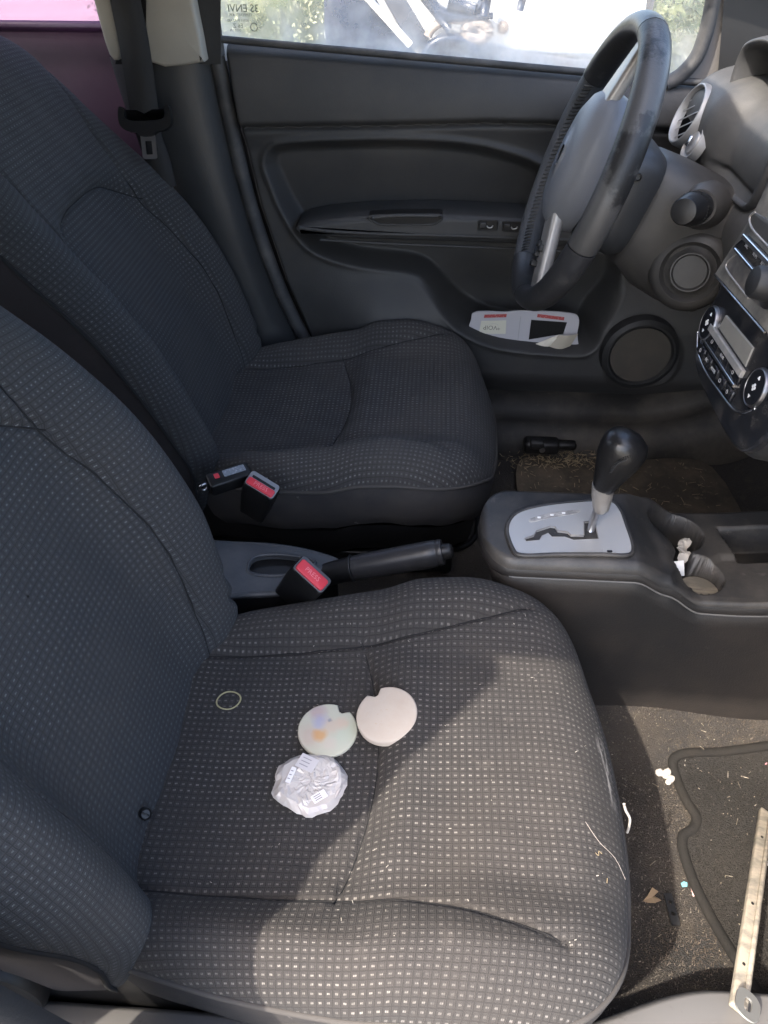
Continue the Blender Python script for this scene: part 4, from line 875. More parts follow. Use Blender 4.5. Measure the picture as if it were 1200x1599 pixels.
def handbrake():
    T = thing('handbrake', 'black handbrake lever lying between the two seats', 'handbrake', (-.1, 0, .2))
    def sec(px, py, r, y=.0, fl=1.15):
        c = ay(px, py, y); d = nrm(ay(705, 860, 0)-ay(550, 883, 0)); s = V(0, 1, 0); q = np.cross(d, s); return np.array([c+r*math.cos(t)*s+r*fl*math.sin(t)*q for t in np.linspace(0, 2*math.pi, 24, endpoint=False)])
    loft('lever_arm', [sec(480, 905, .016), sec(515, 896, .0165), sec(548, 888, .0168)], BLACK, T, True, 60)
    tube('grip_ring', sec(550, 887.5, .0178), .0016, GREYP, T, 6, True)
    loft('grip', [sec(552, 887, .0165), sec(570, 884, .0178), sec(620, 875, .0185), (sec(665, 867, .0188)), sec(680, 864, .0185), sec(682, 863.6, .0172), sec(684, 863.2, .0172), sec(686, 863, .0182), sec(692, 862, .0172)], LEATH, T, True, 50)
    loft('release_button', [sec(690, 862, .011), sec(703, 860, .0105), sec(707, 859.5, .008), sec(708, 859.3, .002)], BLACK, T, True, 50)
    C = thing('handbrake_tray', 'blue grey plastic tray at the foot of the handbrake lever', 'tray', (-.2, 0, .1))
    z0 = .300; F = (V(0, 0, z0), V(1, 0, 0), V(0, 1, 0), V(0, 0, 1)); P2 = lambda pts, z=z0: np.array([az(*p, z)[:2] for p in pts])
    out = crom(P2([(300, 852), (380, 848), (440, 852), (490, 862), (528, 876), (500, 886), (470, 905), (440, 922), (380, 926), (300, 926)]), 5, True)
    hole = crom(P2([(388, 884), (396, 871), (420, 866), (456, 868), (492, 877), (480, 888), (452, 898), (410, 899), (390, 894)]), 4, True)
    TRAY = mat('tray_plastic', (.046, .050, .056), .42, bump=(420, .3), dust=(9, (.15, .145, .14), .45, .75, .5))
    tr = holes_plate('tray_top', out, [hole], F, -.010, 0, TRAY, C); tube('tray_edge', [(a, b, z0-.004) for a, b in out], .005, TRAY, C, 8, True); tube('tray_rim', [(a, b, z0+.0) for a, b in hole], .0028, TRAY, tr, 8, True)
    prism('tray_well', (hole-hole.mean(0))*1.05+hole.mean(0), F, -.03, -.022, TRAY, tr)
    prism('tray_body', (out-out.mean(0))*.985+out.mean(0), F, -.22, -.011, BLACK, C)
    pad = crom(P2([(392, 892), (405, 880), (430, 878), (450, 885), (446, 893), (420, 899)], z0-.02), 4, True); tag(prism('foam_pad', pad, F, -.0215, -.016, mat('worn_foam', (.28, .25, .22), .9, bump=(90, .5)), None, .002), 'worn grey foam pad inside the handbrake tray', 'pad')
    q = [az(*p, .292) for p in ((352, 946), (372, 958), (396, 968), (402, 974), (368, 984), (330, 988), (330, 940))]; hb = prism('hinge_bracket', np.array([p[:2] for p in q]), (V(0, 0, .29), V(1, 0, 0), V(0, 1, 0), V(0, 0, 1)), -.04, 0, mat('blue_grey_steel', (.22, .24, .27), .45, metal=.3), S1, .002)
    c = az(386, 974, .291); prism('bracket_hole', circ(.007, 14, c[0], c[1], .5), (V(0, 0, .29), V(1, 0, 0), V(0, 1, 0), V(0, 0, 1)), -.001, .0008, BLACK, hb)
handbrake()
def buckles():
    def buckle(label, top, u, axis, w_, th, L, frame_):
        T = thing('belt_buckle', label, 'belt buckle', top-nrm(axis)*L, 'belt buckles'); n_ = nrm(axis); u = nrm(u-n_*(u@n_)); v = np.cross(n_, u); F = (top, u, v, n_)
        loops = [np.array([fp(F, a*sc, b*sc, h) for a, b in rrect(w_, th, .006, 4)]) for h, sc in ((-L, .80), (-L*.75, .86), (-L*.3, 1.), (-.006, 1.), (-.002, .97), (0, .90))]
        loft('casing', loops, BLACK, T, True, 50)
        if frame_:
            prism('latch_frame', rrect(w_*.93, th*.86, .005, 4), F, -.004, .0015, mat('grey_latch', (.17, .175, .19), .4), T, .001)
            rb = prism('release_button', rrect(w_*.86, th*.42, .003, 4, 0, -th*.2), F, -.002, .0042, RED, T, .0015)
            prism('tongue_slot', rrect(w_*.74, th*.14, .001, 3, 0, th*.13), F, 0, .0019, BLACK, T)
        else:
            prism('latch_frame', rrect(w_*.95, th*.9, .005, 4), F, -.004, .001, mat('dark_latch', (.06, .06, .065), .4), T, .001)
            rb = prism('release_button', rrect(w_*.86, th*.66, .004, 4, 0, -th*.06), F, -.002, .004, RED, T, .002)
        text('button_print', 'PRESS', .0095, (fp(F, 0, -th*.2 if frame_ else -th*.06, .0043), -u if False else u, v, n_), mat('faded_red_print', (.62, .16, .18), .5), rb)
        return T
    buckle('black belt buckle with red button beside the near seat cushion', az(488, 897, .385), V(1, -.55, -.2), V(.42, -.38, .82), .054, .028, .10, False)
    buckle('black belt buckle with grey rimmed red button beside the far seat', az(410, 757, .370), V(1, -.45, 0), V(.30, -.42, .86), .054, .030, .11, True)
    c = az(358, 748, .352); d = nrm(az(388, 738, .352)-az(328, 757, .352)); F = frame(c, d, V(-.2, .8, .5)); F = (c, d, nrm(np.cross(np.cross(d, V(0, .5, 1)), d)), None); up2 = nrm(V(0, -.3, 1)-d*(V(0, -.3, 1)@d)); F = (c, d, np.cross(up2, d), up2)
    T = thing('belt_stopper', 'black plastic belt clip with grey label and red square, left of the far buckle', 'belt clip', c)
    b = box('clip_body', F, (.070, .030, .026), BLACK, T, .004, 3)
    prism('clip_label', rrect(.036, .013, .001, 2, .010, .003), F, .012, .0136, mat('grey_label', (.16, .18, .21), .5, dust=(300, (.4, .42, .45), .5, .6, .6)), b); prism('red_square', rrect(.008, .010, .001, 2, -.019, .003), F, .012, .0137, RED, b)
    tube('clip_eye', [fp(F, -.042+.007*math.cos(a), 0, .007*math.sin(a)) for a in np.linspace(0, 6.283, 14, endpoint=False)], .0022, STEEL, T, 6, True)
buckles()

#@@ITEMS
# ================================================================== loose things on the near seat
def surf_z(x, y):      # height of the near cushion under a point
    x = x-XB_N; y = abs(y-YC_N)
    z = .304+.036*sstep(0, .36, x)+.012*sstep(.2, .26, x)+.040*sstep(.13, .215, y)*(1-.45*sstep(.30, .46, x))-.010*(1-sstep(0, .16, y))*(1-sstep(.2, .4, x))
    dT = x-(.217-.030*(y/.16)**2); return float(z+.007*math.exp(-((dT-.03)/.03)**2)-.004*math.exp(-((dT+.03)/.03)**2))
def coaster(px, py, notch, m, label, tilt, r=.0355, th=.0075):
    p = az(px, py, .322); z = surf_z(p[0], p[1]); p = az(px, py, z+.004); nv = nrm(V(*tilt, 1)); F = frame(V(p[0], p[1], surf_z(p[0], p[1])+.001), (1, 0, 0), (0, 1, 0)); F = (F[0], nrm(V(1, 0, -nv[0]/nv[2])), None, nv); F = (F[0], F[1], np.cross(nv, F[1]), nv)
    out = []
    nc = V(math.cos(notch), math.sin(notch))*r*.98
    for t in np.linspace(0, 2*math.pi, 90, endpoint=False):
        q = V(math.cos(t), math.sin(t))*r; dlt = q-nc; d = np.linalg.norm(dlt)
        if d < .0072: q = nc+nrm(dlt+(-nc)*.55)*.0072
        out.append(q)
    o_ = prism('coaster', out, F, 0, th, m, None, .0018, 3); return tag(o_, label, 'coaster', 'coasters'), F
bm_ = bpy.data.materials.new('printed_coaster'); bm_.use_nodes = True
def printed():
    n = bm_.node_tree.nodes; l = bm_.node_tree.links; b = n['Principled BSDF']; b.inputs['Roughness'].default_value = .35
    tc = n.new('ShaderNodeTexCoord'); last = None
    cols = [((.43, .42, .34), None), ((.39, .42, .34), (.016, -.002, .022)), ((.42, .33, .28), (-.020, -.010, .016)), ((.38, .28, .28), (-.014, .022, .012)), ((.30, .30, .42), (-.010, .010, .010)), ((.46, .36, .29), (.004, .004, .012)), ((.50, .26, .09), (-.008, -.008, .009)), ((.16, .18, .22), (.0005, .011, .0035)), ((.48, .36, .28), (.016, .010, .008)), ((.46, .40, .34), (.004, -.018, .009))]
    for c, g_ in cols:
        if last is None:
            r = n.new('ShaderNodeRGB'); r.outputs[0].default_value = (*c, 1); last = r.outputs[0]; continue
        d = n.new('ShaderNodeVectorMath'); d.operation = 'DISTANCE'; d.inputs[1].default_value = (P_OFF[0]+g_[0], P_OFF[1]+g_[1], P_OFF[2])
        nz = n.new('ShaderNodeTexNoise'); nz.inputs['Scale'].default_value = 90; l.new(tc.outputs['Object'], nz.inputs['Vector'])
        ma = n.new('ShaderNodeVectorMath'); ma.operation = 'MULTIPLY_ADD'; ma.inputs[1].default_value = (.010,)*3; l.new(nz.outputs['Color'], ma.inputs[0]); l.new(tc.outputs['Object'], ma.inputs[2]); l.new(ma.outputs[0], d.inputs[0])
        mr = n.new('ShaderNodeMapRange'); mr.inputs[1].default_value = g_[2]*1.25; mr.inputs[2].default_value = g_[2]*.45; mr.inputs[4].default_value = .75; l.new(d.outputs['Value'], mr.inputs[0])
        mx = n.new('ShaderNodeMix'); mx.data_type = 'RGBA'; l.new(mr.outputs[0], mx.inputs[0]); l.new(last, mx.inputs[6]); mx.inputs[7].default_value = (*c, 1); last = mx.outputs[2]
    l.new(last, b.inputs['Base Color'])
c1, CF1 = coaster(512, 1140, R(62), bm_, 'flat round coaster with a faded pastel print, left of the plain one', (.02, -.05), .0355, .0042)
P_OFF = CF1[0]+CF1[3]*.0042+V(.005, .005, .005); printed()
c2, CF2 = coaster(606, 1118, R(118), STONE, 'plain off white round coaster with brown stain on its edge', (-.20, -.10), .0365, .009)
def wrap():
    p = az(486, 1212, .325); z = surf_z(p[0], p[1])+.002; F = (V(p[0], p[1], z), V(1, 0, 0), V(0, 1, 0), nrm(V(.05, -.06, 1)))
    T = thing('wrapped_coaster', 'crumpled clear plastic wrapper around a pale disc, below the printed coaster', 'wrapper', F[0])
    prism('pale_disc', circ(.034, 40), F, 0, .006, mat('pinkish_disc', (.52, .46, .42), .6, dust=(60, (.42, .36, .33), .5, .62, .6)), T, .0015)
    wm = bpy.data.materials.new('clear_wrapper'); wm.use_nodes = True; n = wm.node_tree.nodes; l = wm.node_tree.links; b = n['Principled BSDF']
    b.inputs['Base Color'].default_value = (.60, .56, .53, 1); b.inputs['Roughness'].default_value = .22; b.inputs['Alpha'].default_value = .72; b.inputs['Specular IOR Level'].default_value = .6
    nr, nt = 12, 40; P = np.zeros((nr, nt, 3)); r2 = np.random.default_rng(3)
    bound = np.array([1.08, 1.12, 1.02, 1.10, 1.0, 1.06, 1.14, 1.24, 1.10, 1.26, 1.08, 1.0, 1.12, 1.04, 1.1, 1.0])
    fac = r2.normal(size=(9, 2)); off = r2.uniform(-.016, .016, 9)
    for i, rr in enumerate(np.linspace(.02, 1, nr)):
        for j, t in enumerate(np.linspace(0, 2*math.pi, nt, endpoint=False)):
            k = t/(2*math.pi)*16; R_ = .037*np.interp(k, np.arange(17), np.append(bound, bound[0])); a, c = rr*R_*math.cos(t), rr*R_*math.sin(t)
            fold = sum(abs((fac[q, 0]*a+fac[q, 1]*c)/np.linalg.norm(fac[q])-off[q]) for q in range(5))
            h = .0125-.055*min(fold, .16)*.9+.0075*math.sin(fold*90)*.18+r2.normal()*.0006-.006*sstep(.86, 1, rr)
            P[i, j] = fp(F, a+r2.normal()*.0008*(i > 0), c+r2.normal()*.0008*(i > 0), max(h, .0072 if rr < .88 else .0008))
    gridobj('plastic_film', P, wm, T, False, True, smooth=False)
    for (a, c, w_, h_, rot, m) in ((-.008, .020, .022, .018, -.4, None), (.011, -.020, .017, .010, .65, 1), (-.024, .004, .006, .02, -.25, 1)):
        u = V(math.cos(rot), math.sin(rot)); F2 = (fp(F, a, c, .0105), F[1]*u[0]+F[2]*u[1], -F[1]*u[1]+F[2]*u[0], F[3]); lb = prism('wrapper_label', rrect(w_, h_, .0008, 2), F2, 0, .0003, mat('wrapper_label_film', (.72, .70, .70), .3) if m else mat('wrapper_print_film', (.52, .49, .49), .3), T)
        for q in range(3): prism('label_print', rrect(w_*.5, .0012, .0002, 1, -w_*.1, (q-1)*h_*.25), F2, .0003, .0005, mat('label_ink', (.28, .27, .28), .6), lb)
wrap()
p = az(355, 1083, .315); z = surf_z(p[0], p[1])
tag(tube('hair_tie', [(p[0]+.0148*math.cos(t)*(1+.06*math.sin(2*t)), p[1]+.0125*math.sin(t), surf_z(p[0]+.0148*math.cos(t), p[1]+.0125*math.sin(t))+.001) for t in np.linspace(0, 6.283, 40, endpoint=False)], .0010, mat('rubber_band', (.30, .27, .15), .5), None, 6, True), 'thin yellowish rubber band lying near the backrest of the near seat', 'rubber band')
c = az(228, 1272, .325); F = frame(c, (1, 0, 0), (0, .7, .7)); nn_ = nrm(V(.5, -.5, .7)); F = frame(c, np.cross(nn_, V(0, 1, 0)), np.cross(nn_, np.cross(nn_, V(0, 1, 0))))
T_ = thing('trim_plug', 'small round black plastic cap caught where cushion meets backrest', 'cap', c)
lathe('cap_body', [(.0065, -.008), (.0065, -.001), (.005, .001), (.0045, -.0005), (.001, -.0005)], (c, F[1], np.cross(nn_, F[1]), nn_), BLACK, T_, 20); box('cap_slot', (c, F[1], np.cross(nn_, F[1]), nn_), (.008, .0018, .002), GREYP, T_, .0005, 1)

def seat_pt(px, py, lift=.0006):
    P = CUSH['p']+V(XB_N, YC_N, 0); q = P-CAM; dp = q@fw; u_ = 600+FPX*(q@rt)/dp; v_ = 799.5-FPX*(q@upv)/dp
    d = np.hypot(u_-px, v_-py); near = np.where(d < d.min()+4)[0]; k = near[np.argmin(dp[near])]; return P[k]+V(0, 0, lift)-fw*lift
def seat_line(px0, px1, n, jit, r, m, nm, label, cat):
    pts = [seat_pt(px0[0]+(px1[0]-px0[0])*t+rng.normal()*jit, px0[1]+(px1[1]-px0[1])*t+rng.normal()*jit) for t in np.linspace(0, 1, n)]
    tag(tube(nm, crom(pts, 4), r, m, None, 5), label, cat)
LINT = mat('pale_lint', (.30, .27, .245), .9)
seat_line((914, 1282), (984, 1370), 4, .3, .00026, LINT, 'hair', 'fine pale hair lying slantwise near the front edge of the near cushion', 'hair')
seat_line((933, 1329), (945, 1331), 4, 1.5, .0004, STRAW, 'straw_bit', 'short straw bit on the near cushion beside the slanting hair', 'straw')
seat_line((950, 1372), (955, 1380), 3, 1.0, .0004, STRAW, 'straw_bit', 'tiny straw bit at the front near corner of the near cushion', 'straw')
# ------------------------------------------------------------------ booklet in the door pocket
def booklet():
    y0 = YD-.002; T = thing('booklet', 'white folded booklet with red bars standing in the far door pocket', 'booklet', ay(820, 540, y0))
    nrmv = nrm(V(0, -1, .03)); u = V(1, 0, 0); v = np.cross(nrmv, u); O = ay(820, 520, y0); F = (O, u, v, nrmv)
    def q2(px, py):
        d = ray(px, py); t = ((O-CAM)@nrmv)/(d@nrmv); p = CAM+d*t-O; return V(p@u, p@v)
    sh = crom([q2(*p) for p in ((731, 566), (736, 500), (741, 488), (760, 486), (790, 487), (810, 485), (850, 486), (890, 489), (904, 496), (902, 520), (890, 572))], 4, True)
    pg = prism('cover', sh, F, -.004, 0, PAPER, T)
    def patch(nm, pts, m, h, par): return prism(nm, np.array([q2(*p) for p in pts]), F, -.001, h, m, par)
    patch('red_bar', ((757, 491), (792, 490), (791, 495), (756, 496)), REDPR, .0006, pg); patch('red_bar', ((840, 490), (882, 495), (881, 500), (839, 495)), REDPR, .0006, pg)
    st = patch('sticker', ((752, 501), (791, 500), (790, 521), (748, 521)), mat('sticker_cream', (.62, .60, .50), .6), .0006, pg)
    c = q2(768, 511); text('sticker_print', '*VOIP', .0135, (fp(F, c[0], c[1], .0007), -u, -v, nrmv), mat('grey_ink', (.16, .15, .13), .6), st)
    c = q2(771, 508); tube('sticker_ring', [fp(F, c[0]+.010*math.cos(a), c[1]+.0045*math.sin(a), .0007) for a in np.linspace(0, 3.2, 14)], .0003, GREYPR, st, 4)
    patch('cut_out', ((830, 499), (886, 503), (880, 521), (826, 530)), BLACK, .0006, pg); patch('fold_line', ((813, 494), (814, 494), (808, 545), (807, 545)), GREYPR, .0005, pg)
    for k, (a, b) in enumerate(((748, 752), (756, 764), (768, 772), (776, 781), (785, 795))): patch('print_line', ((a, 531+k*.6), (b, 531.5+k*.6), (b, 533+k*.6), (a, 532.5+k*.6)), GREYPR, .0005, pg)
    def leaf(nm, pts, m, d, cur):
        a = [q2(*p) for p in pts]; P = np.array([[fp(F, *(a[0]+(a[1]-a[0])*s+((a[3]-a[0])*(1-s)+(a[2]-a[1])*s)*t), d+cur*math.sin(t*math.pi*.8)+cur*s*.6) for t in np.linspace(0, 1, 8)] for s in np.linspace(0, 1, 8)]); return gridobj(nm, P, m, T)
    leaf('loose_page', ((805, 548), (872, 520), (880, 518), (850, 552)), PAPER2, .004, .006)
    leaf('curled_page', ((846, 548), (872, 519), (902, 515), (890, 536)), mat('tan_paper', (.40, .36, .29), .7), .008, .008)
    leaf('maroon_page', ((868, 548), (876, 533), (892, 529), (892, 550)), MAROON, .003, .001)
booklet()

#@@FLOOR
# ================================================================== near footwell: mat, strip, scraps
def zf(x, y): return .045+.05*sstep(.12, .3, y)+.06*(1-sstep(.08, .2, abs(y-.035)))+.35*sstep(.62, 1.05, x)+.004*math.sin(x*23+y*11)+.003*math.sin(y*31-x*9)+.05*(1-sstep(0., .07, abs(abs(y)-.66)))
def onfloor(px, py, h=0.):
    z = .06
    for _ in range(6): p = az(px, py, z); z = zf(p[0], p[1])+h
    return az(px, py, z)
def floor_things():
    T = thing('floor_mat', 'black carpet floor mat with bound edge in the near footwell', 'floor mat', onfloor(1150, 1300))
    e = [onfloor(*p, .004) for p in ((1205, 1164), (1130, 1174), (1075, 1176), (1053, 1186), (1056, 1212), (1072, 1250), (1088, 1276), (1084, 1294), (1068, 1306), (1068, 1330), (1085, 1380), (1115, 1440), (1150, 1498), (1190, 1560))]
    ed = crom(e, 6); far = [V(.80, p[1], zf(.6, p[1])+.004) for p in (ed[0], ed[-1])]
    rows = [];
    for p in ed:
        row = []
        for t in np.linspace(0, 1, 40):
            x = p[0]+(.78-p[0])*t; y = p[1]; row.append((x, y, zf(x, y)+.006))
        rows.append(row)
    gridobj('mat_pile', np.array(rows), MATC, T); tube('binding', ed, .0075, MATE, T, 10, False, .8)
    ins = [p+V(.017, 0, .001) for p in ed[8:]]
    for i in range(0, len(ins)-1, 1):
        if i % 2 == 0: tube('edge_stitch', [ins[i], (ins[i]+ins[i+1])/2+V(0, 0, .001), ins[i+1]], .0007, HAIR, T, 4)
    # cream painted strip with a perforated tab
    a = az(1196, 1276, .11); b = az(1153, 1578, .20); S_ = thing('metal_strip', 'chalky cream painted strip with a metal tab leaning in the near footwell', 'metal strip', (a+b)/2)
    d = nrm(b-a); a = a-d*.01; u = nrm(np.cross(d, V(0, -.5, 1))); F = ((a+b)/2, u, d, np.cross(u, d)); F = F if F[3][2] > 0 else (F[0], -u, d, -F[3])
    Ln = np.linalg.norm(b-a); st = box('strip_body', F, (.0185, Ln, .008), CREAM, S_, .002, 2); box('strip_ridge', F, (.005, Ln*.98, .004), CREAM, st, .001, 1, (-.004, 0, .005))
    c = az(1168, 1570, .222); Fh = (c, u, d, F[3]); holes_plate('strip_tab', rrect(.026, .032, .011, 6), [rrect(.0085, .016, .004, 6)], Fh, -.001, .0012, GALV, S_)
    c = az(1200, 1342, .13); Fh = (c, u, d, F[3]); holes_plate('strip_tab', rrect(.026, .020, .008, 6), [rrect(.008, .008, .0035, 6)], Fh, -.001, .0012, GALV, S_)
    for t in (.18, .55, .83): lathe('strip_hole', [(.0018, 0), (.0018, .0006), (.0004, .0006)], (fp(F, .003, (t-.5)*Ln, .0041), F[1], F[2], F[3]), BLACK, S_, 10)
    # black plastic clip strip with two holes
    a = onfloor(1043, 1396, .005); b = onfloor(1056, 1446, .005); d = nrm(b-a); F = ((a+b)/2, nrm(np.cross(d, V(0, 0, 1))), d, None); F = (F[0], F[1], F[2], np.cross(F[1], F[2]))
    F = F if F[3][2] > 0 else (F[0], -F[1], F[2], -F[3])
    tag(holes_plate('plastic_strip', rrect(.0105, np.linalg.norm(b-a), .001, 2), [circ(.0028, 14, 0, .006), circ(.0028, 14, 0, -.009)], F, -.002, .002, GREYP), 'small black plastic strip with two holes on the near carpet', 'plastic strip')
    # popcorn like white crumb
    c = onfloor(1040, 1212, .004); bm = bmesh.new()
    for dx, dy, r in ((-.008, .005, .0062), (.004, .006, .006), (.007, -.005, .0062), (-.001, 0, .005), (.002, -.010, .0045)):
        bmesh.ops.create_icosphere(bm, subdivisions=2, radius=r, matrix=Matrix.Translation((c[0]+dx, c[1]+dy, c[2]+.001)))
    for q in bm.verts: q.co += Vector(rng.normal(size=3)*.0006)
    o_ = obj('foam_crumb', [tuple(q.co) for q in bm.verts], [[q.index for q in f.verts] for f in bm.faces], CLOTHW); bm.free(); tag(o_, 'lumpy white foam crumb on the carpet beside the mat corner', 'crumb')
    def scrap(nm, px, py, pts, m, label, cat, h=.006):
        c = onfloor(px, py, .003); n = len(pts); v = [c+V(a, b, h*abs(math.sin(i*2.3))) for i, (a, b) in enumerate(pts)]+[c+V(0, 0, h*.6)]
        v2 = v+[q-V(0, 0, .0012) for q in v]; f = [(i, (i+1) % n, n) for i in range(n)]; f += [(n+1+(i+1) % n, n+1+i, 2*n+1) for i in range(n)]+[(i, n+1+i, n+1+(i+1) % n, (i+1) % n) for i in range(n)]
        tag(obj(nm, v2, f, m, None, False), label, cat)
    scrap('dry_leaf', 1018, 1403, [(-.012, -.004), (-.006, .001), (.002, .012), (.010, .008), (.004, .003), (.011, -.004), (.002, -.008), (-.006, -.007)], mat('dry_leaf_tan', (.22, .16, .10), .8), 'crinkled tan leaf scrap beside the black plastic strip', 'leaf')
    scrap('paper_scrap', 1086, 1392, [(-.004, -.007), (.004, -.006), (.005, .002), (.001, .009), (-.005, .005)], mat('pink_paper', (.62, .42, .40), .8), 'pale pink paper scrap against the mat edge', 'paper scrap')
    scrap('blue_crumb', 1069, 1382, [(-.003, -.003), (.003, -.003), (.004, .002), (0, .004), (-.004, .002)], mat('teal_plastic', (.12, .30, .32), .7), 'tiny teal plastic crumb beside the pink scrap', 'crumb', .003)
    scrap('pink_crumb', 1194, 1191, [(-.003, -.004), (.002, -.004), (.004, .0), (.001, .004), (-.003, .002)], mat('pink_plastic', (.5, .22, .24), .7), 'tiny pink crumb on the near floor mat', 'crumb', .003)
    scrap('foil_scrap', 1030, 728, [(-.022, .004), (-.008, .006), (.008, .010), (.016, .004), (.014, -.008), (.004, -.002), (-.012, -.003)], CLOTHW, 'white crumpled wrapper scrap on the far floor beside the gear knob', 'paper scrap', .01)
    # straw and lint everywhere on the carpets
    v, f = [], []
    def chip(p, L, wd, ang, hgt=.0):
        n = len(v); d = V(math.cos(ang), math.sin(ang), rng.uniform(-.1, .3))*L/2; s = V(-math.sin(ang), math.cos(ang), 0)*wd/2
        v.extend([p-d-s, p+d-s, p+d+s+V(0, 0, .0004), p-d+s+V(0, 0, .0004), p+V(0, 0, wd*.9)]); f.extend([(n, n+1, n+4), (n+1, n+2, n+4), (n+2, n+3, n+4), (n+3, n, n+4)])
    for _ in range(420):
        x, y = rng.uniform(.15, .62), rng.uniform(-.57, -.06); p = V(x, y, zf(x, y)+.004+(.004 if x > .42 else 0)); 
        big = rng.random() < .12; chip(p, rng.uniform(.004, .011) if big else rng.uniform(.001, .003), rng.uniform(.0006, .0012) if big else rng.uniform(.0007, .0016), rng.uniform(0, 6.28))
    tag(obj('floor_crumbs', v, f, CRUMB, None, False), 'pale crumbs and lint scattered over the near carpet', 'crumbs', kind='stuff')
    v.clear(); f.clear()
    for _ in range(560):
        if rng.random() < .5: p = onfloor(rng.normal(885, 45), rng.normal(718, 8), .024)
        else: x, y = rng.uniform(.16, .6), rng.uniform(.2, .57); p = V(x, y, zf(x, y)+.023)
        chip(p, rng.uniform(.004, .018), rng.uniform(.0007, .0015), rng.uniform(0, 6.28))
    tag(obj('straw_litter', v, f, STRAW, None, False), 'bits of straw scattered on the far footwell floor', 'straw', kind='stuff')
    v.clear(); f.clear()
    for _ in range(60):
        x, y = rng.uniform(-.2, .2), rng.uniform(-.55, -.14); chip(V(x, y, surf_z(x, y)+.0008), rng.uniform(.0008, .0034), rng.uniform(.0004, .0009), rng.uniform(0, 6.28))
    tag(obj('seat_lint', v, f, HAIR, None, False), 'specks of lint on the near seat cushion', 'lint', kind='stuff')
    # upright pile of the carpet and of the mat
    def pile(nm, n, region, m, lift, keep):
        x = rng.uniform(region[0], region[1], n); y = rng.uniform(region[2], region[3], n)
        ok = np.array([keep(a, b) for a, b in zip(x, y)]); x, y = x[ok], y[ok]; n = len(x); z = np.array([zf(a, b) for a, b in zip(x, y)])+lift
        an = rng.uniform(0, 6.283, n); le = rng.uniform(.003, .0065, n); wd = rng.uniform(.0004, .0008, n); ba = np.stack([x, y, z], 1)
        side = np.stack([-np.sin(an), np.cos(an), 0*an], 1)*wd[:, None]; tip = ba+np.stack([np.cos(an)*le*.8, np.sin(an)*le*.8, le*.6], 1)
        vv = np.stack([ba-side, ba+side, tip], 1).reshape(-1, 3); ff = np.arange(3*n).reshape(-1, 3); return tag(obj(nm, vv, ff, m, None, False), kind='stuff')
    edx = np.array([p_[0] for p_ in ed]); edy = np.array([p_[1] for p_ in ed]); o_ = np.argsort(edy); onmat = lambda a, b: (edy.min() < b < edy.max()) and a > np.interp(b, edy[o_], edx[o_])
    PILE1 = mat('carpet_fibre', (.030, .027, .025), 1., dust=[(260, (.17, .15, .13), .5, .6, .9), (6, (.075, .055, .035), .45, .7, .7)]); PILE2 = mat('mat_fibre', (.012, .0105, .009), 1., dust=[(260, (.055, .047, .038), .55, .63, .9)])
    tag(pile('carpet_pile', 30000, (.12, .66, -.58, -.03), PILE1, .0, lambda a, b: not onmat(a, b)), 'short grey pile of the near footwell carpet', 'carpet'); tag(pile('mat_fibres', 16000, (.36, .66, -.52, -.09), PILE2, .006, lambda a, b: onmat(a-.008, b)), 'short black pile of the near floor mat', 'mat pile')
    # loose white thread at the front edge of the near cushion
    th = crom([ay(*p, -.36) for p in ((975, 1256), (978, 1266), (984, 1278), (983, 1290), (980, 1300))], 6); tag(tube('loose_thread', th, .0016, CLOTHW, None, 6), 'loose white thread hanging from the front edge of the near cushion', 'thread')
floor_things()
def near_sill():
    T = thing('near_door_sill', 'grey painted door sill along the bottom of the picture', 'door sill', (0, -.68, .1))
    xs = np.linspace(-.7, .9, 90); L = []
    for x in xs:
        k = .034+.055*sstep(.12, .34, x); L.append([(x, y+(k if y > -.60 else k*.6), z) for y, z in crom([(-.572, .04), (-.578, .12), (-.585, .175), (-.600, .197), (-.63, .203), (-.66, .20), (-.70, .205), (-.74, .19), (-.76, .12), (-.765, -.1)], 4)])
    gridobj('sill_skin', np.array(L), SILLM, T)
    tube('sill_seal', [(x, -.60+.05*sstep(.12, .34, x), .207) for x in np.linspace(-.16, .9, 40)], .006, BEIGE, T, 8)
near_sill()

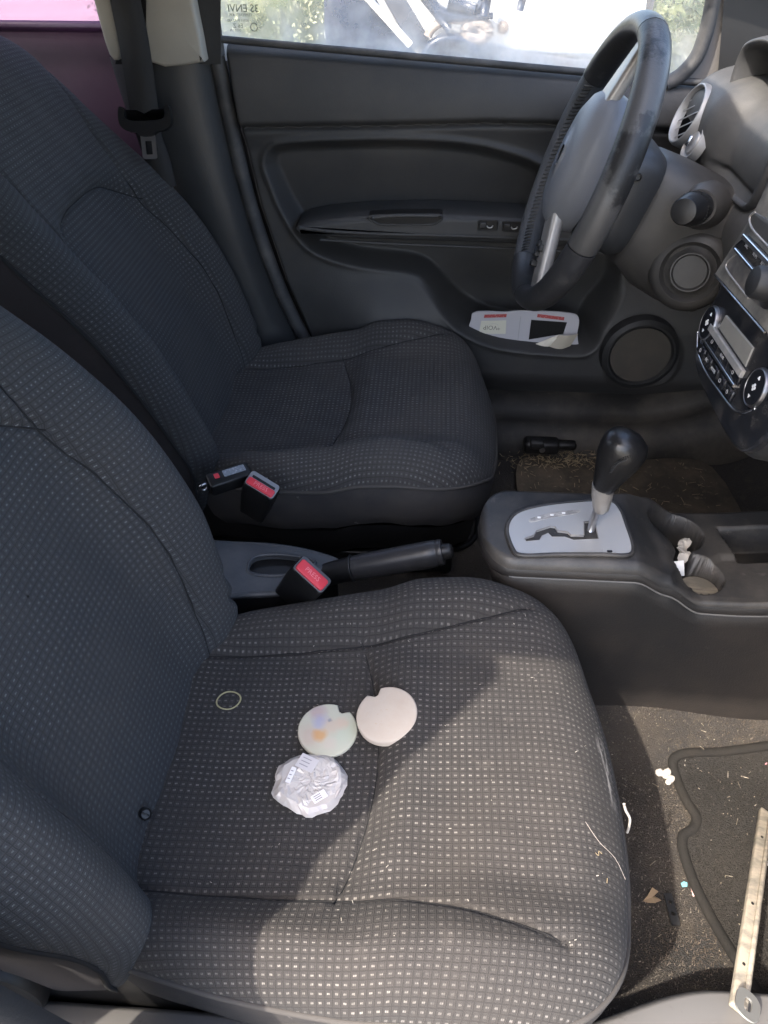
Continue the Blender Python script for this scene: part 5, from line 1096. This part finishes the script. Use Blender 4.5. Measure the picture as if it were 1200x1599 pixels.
#@@OUT
# ================================================================== outside, beyond the far window
def outside():
    T = thing('parked_car', 'silver parked car with dark rear window seen through the far door window', 'car', (0, 4.2, -.42))
    pale = mat('silver_car_paint', (.55, .55, .56), .3, metal=.3, coat=.5); dk = mat('dark_car_glass', (.02, .025, .04), .1); rust = mat('rusty_metal', (.22, .18, .15), .8, dust=(30, (.1, .08, .07), .5, .6, .8))
    Y0 = 4.0
    def pt(px, py, dy=0.): return ay(px, py, Y0+dy)
    F = (V(0, Y0, 0), V(1, 0, 0), V(0, 0, 1), V(0, -1, 0)); P2 = lambda pts: np.array([pt(*p)[[0, 2]] for p in pts])
    rust_ = None; prism('body_side', P2([(640, -260), (1010, -260), (1020, -60), (1010, 40), (960, 96), (520, 80), (505, 60), (505, -60), (560, -240)]), F, -1.5, 0, pale, T, .05, 3)
    prism('dark_panel', crom(P2([(512, -40), (575, -20), (600, 20), (640, 72), (650, 92), (540, 90), (512, 80)]), 3, True), F, 0, .03, dk, T, .01)
    tube('bright_trim', [pt(570, -8, -.06), pt(605, 30, -.06), (pt(641, 70, -.06))], .018, mat('white_trim', (.8, .8, .8), .4), T, 8)
    prism('dark_pillar', P2([(585, -30), (618, -30), (668, 55), (660, 72), (640, 66)]), F, .0, .05, mat('grey_pillar_metal', (.05, .055, .07), .5), T, .01)
    for (px, py, r, w_, a0, a1, m) in ((712, 62, .15, .022, 20, 170, rust), (705, 88, .13, .03, 10, 175, dk), (745, 48, .06, .03, 0, 360, rust), (715, -6, .14, .03, 180, 350, dk)):
        c = pt(px, py, -.08); tube('wheel_arch', [c+V(r*math.cos(R(a)), 0, r*.62*math.sin(R(a))) for a in np.linspace(a0, a1, 26)], w_, m, T, 8)
    for a, b, r_ in (((655, -12), (702, 46), .02), ((764, -20), (756, 24), .025), ((690, 30), (770, 24), .015), ((700, 4), (742, 14), .03), ((820, -14), (812, 16), .02)): tube('engine_strut', [pt(*a, -.1), pt(*b, -.1)], r_, dk, T, 8)
    prism('lower_strip', P2([(660, 66), (730, 66), (960, 100), (960, 130), (640, 120)]), F, 0, .04, mat('grey_lower_strip', (.10, .10, .11), .5), T, .01)  # darker grey strip along the lower edge of the parked car
    lathe('badge', [(.03, 0), (.03, .02), (.01, .03)], (pt(786, 42, -.02), V(1, 0, 0), V(0, 0, 1), V(0, -1, 0)), mat('brown_badge', (.16, .13, .11), .5), T, 16)
    def bush(nm, x, y, w_, h_, label, n=900, seed=1):
        B = thing(nm, label, 'bush', (x, y, -.42)); r = np.random.default_rng(seed); v, f = [], []
        for i in range(n):
            d = r.normal(size=3); d /= np.linalg.norm(d); k = r.uniform(.5, 1)**.5*(1+.25*math.sin(d[0]*5)*math.sin(d[1]*4+2)); p = V(x, y, -.42+h_*.5)+d*V(w_, w_*.8, h_*.5)*k
            a = r.normal(size=3); a = nrm(a)*r.uniform(.012, .028); b = nrm(np.cross(a, r.normal(size=3)))*.010; m_ = len(v); v.extend([p-a, p+b, p+a, p-b]); f.append((m_, m_+1, m_+2, m_+3))
        th_, ph_ = np.meshgrid(np.linspace(.05, 3.09, 14), np.linspace(0, 6.283, 20, endpoint=False), indexing='ij'); lump = .80+.10*np.sin(th_*5+seed)*np.sin(ph_*4)
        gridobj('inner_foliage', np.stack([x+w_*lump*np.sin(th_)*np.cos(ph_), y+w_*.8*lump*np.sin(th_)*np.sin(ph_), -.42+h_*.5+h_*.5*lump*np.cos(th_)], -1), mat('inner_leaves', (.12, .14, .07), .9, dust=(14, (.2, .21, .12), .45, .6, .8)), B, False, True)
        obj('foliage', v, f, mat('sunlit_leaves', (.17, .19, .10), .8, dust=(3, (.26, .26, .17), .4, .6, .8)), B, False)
        tube('stem', [(x, y, -.42), (x+.05, y, -.1), (x-.03, y+.03, .2)], [.03, .025, .01], rust, B, 8)
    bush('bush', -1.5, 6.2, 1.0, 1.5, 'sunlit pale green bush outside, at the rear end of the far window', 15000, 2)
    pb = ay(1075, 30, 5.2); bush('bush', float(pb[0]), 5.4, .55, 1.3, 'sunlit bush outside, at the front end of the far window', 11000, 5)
outside()
pp = ay(1004, 10, 4.6)
tag(tube('fence_post', [(pp[0], 4.6, -.42), (pp[0], 4.6, .3), (pp[0]+.01, 4.6, 1.3)], .06, mat('weathered_post', (.16, .15, .14), .8, bump=(20, .4, .01)), None, 12), 'grey post outside the far window just behind the steering wheel top', 'post')
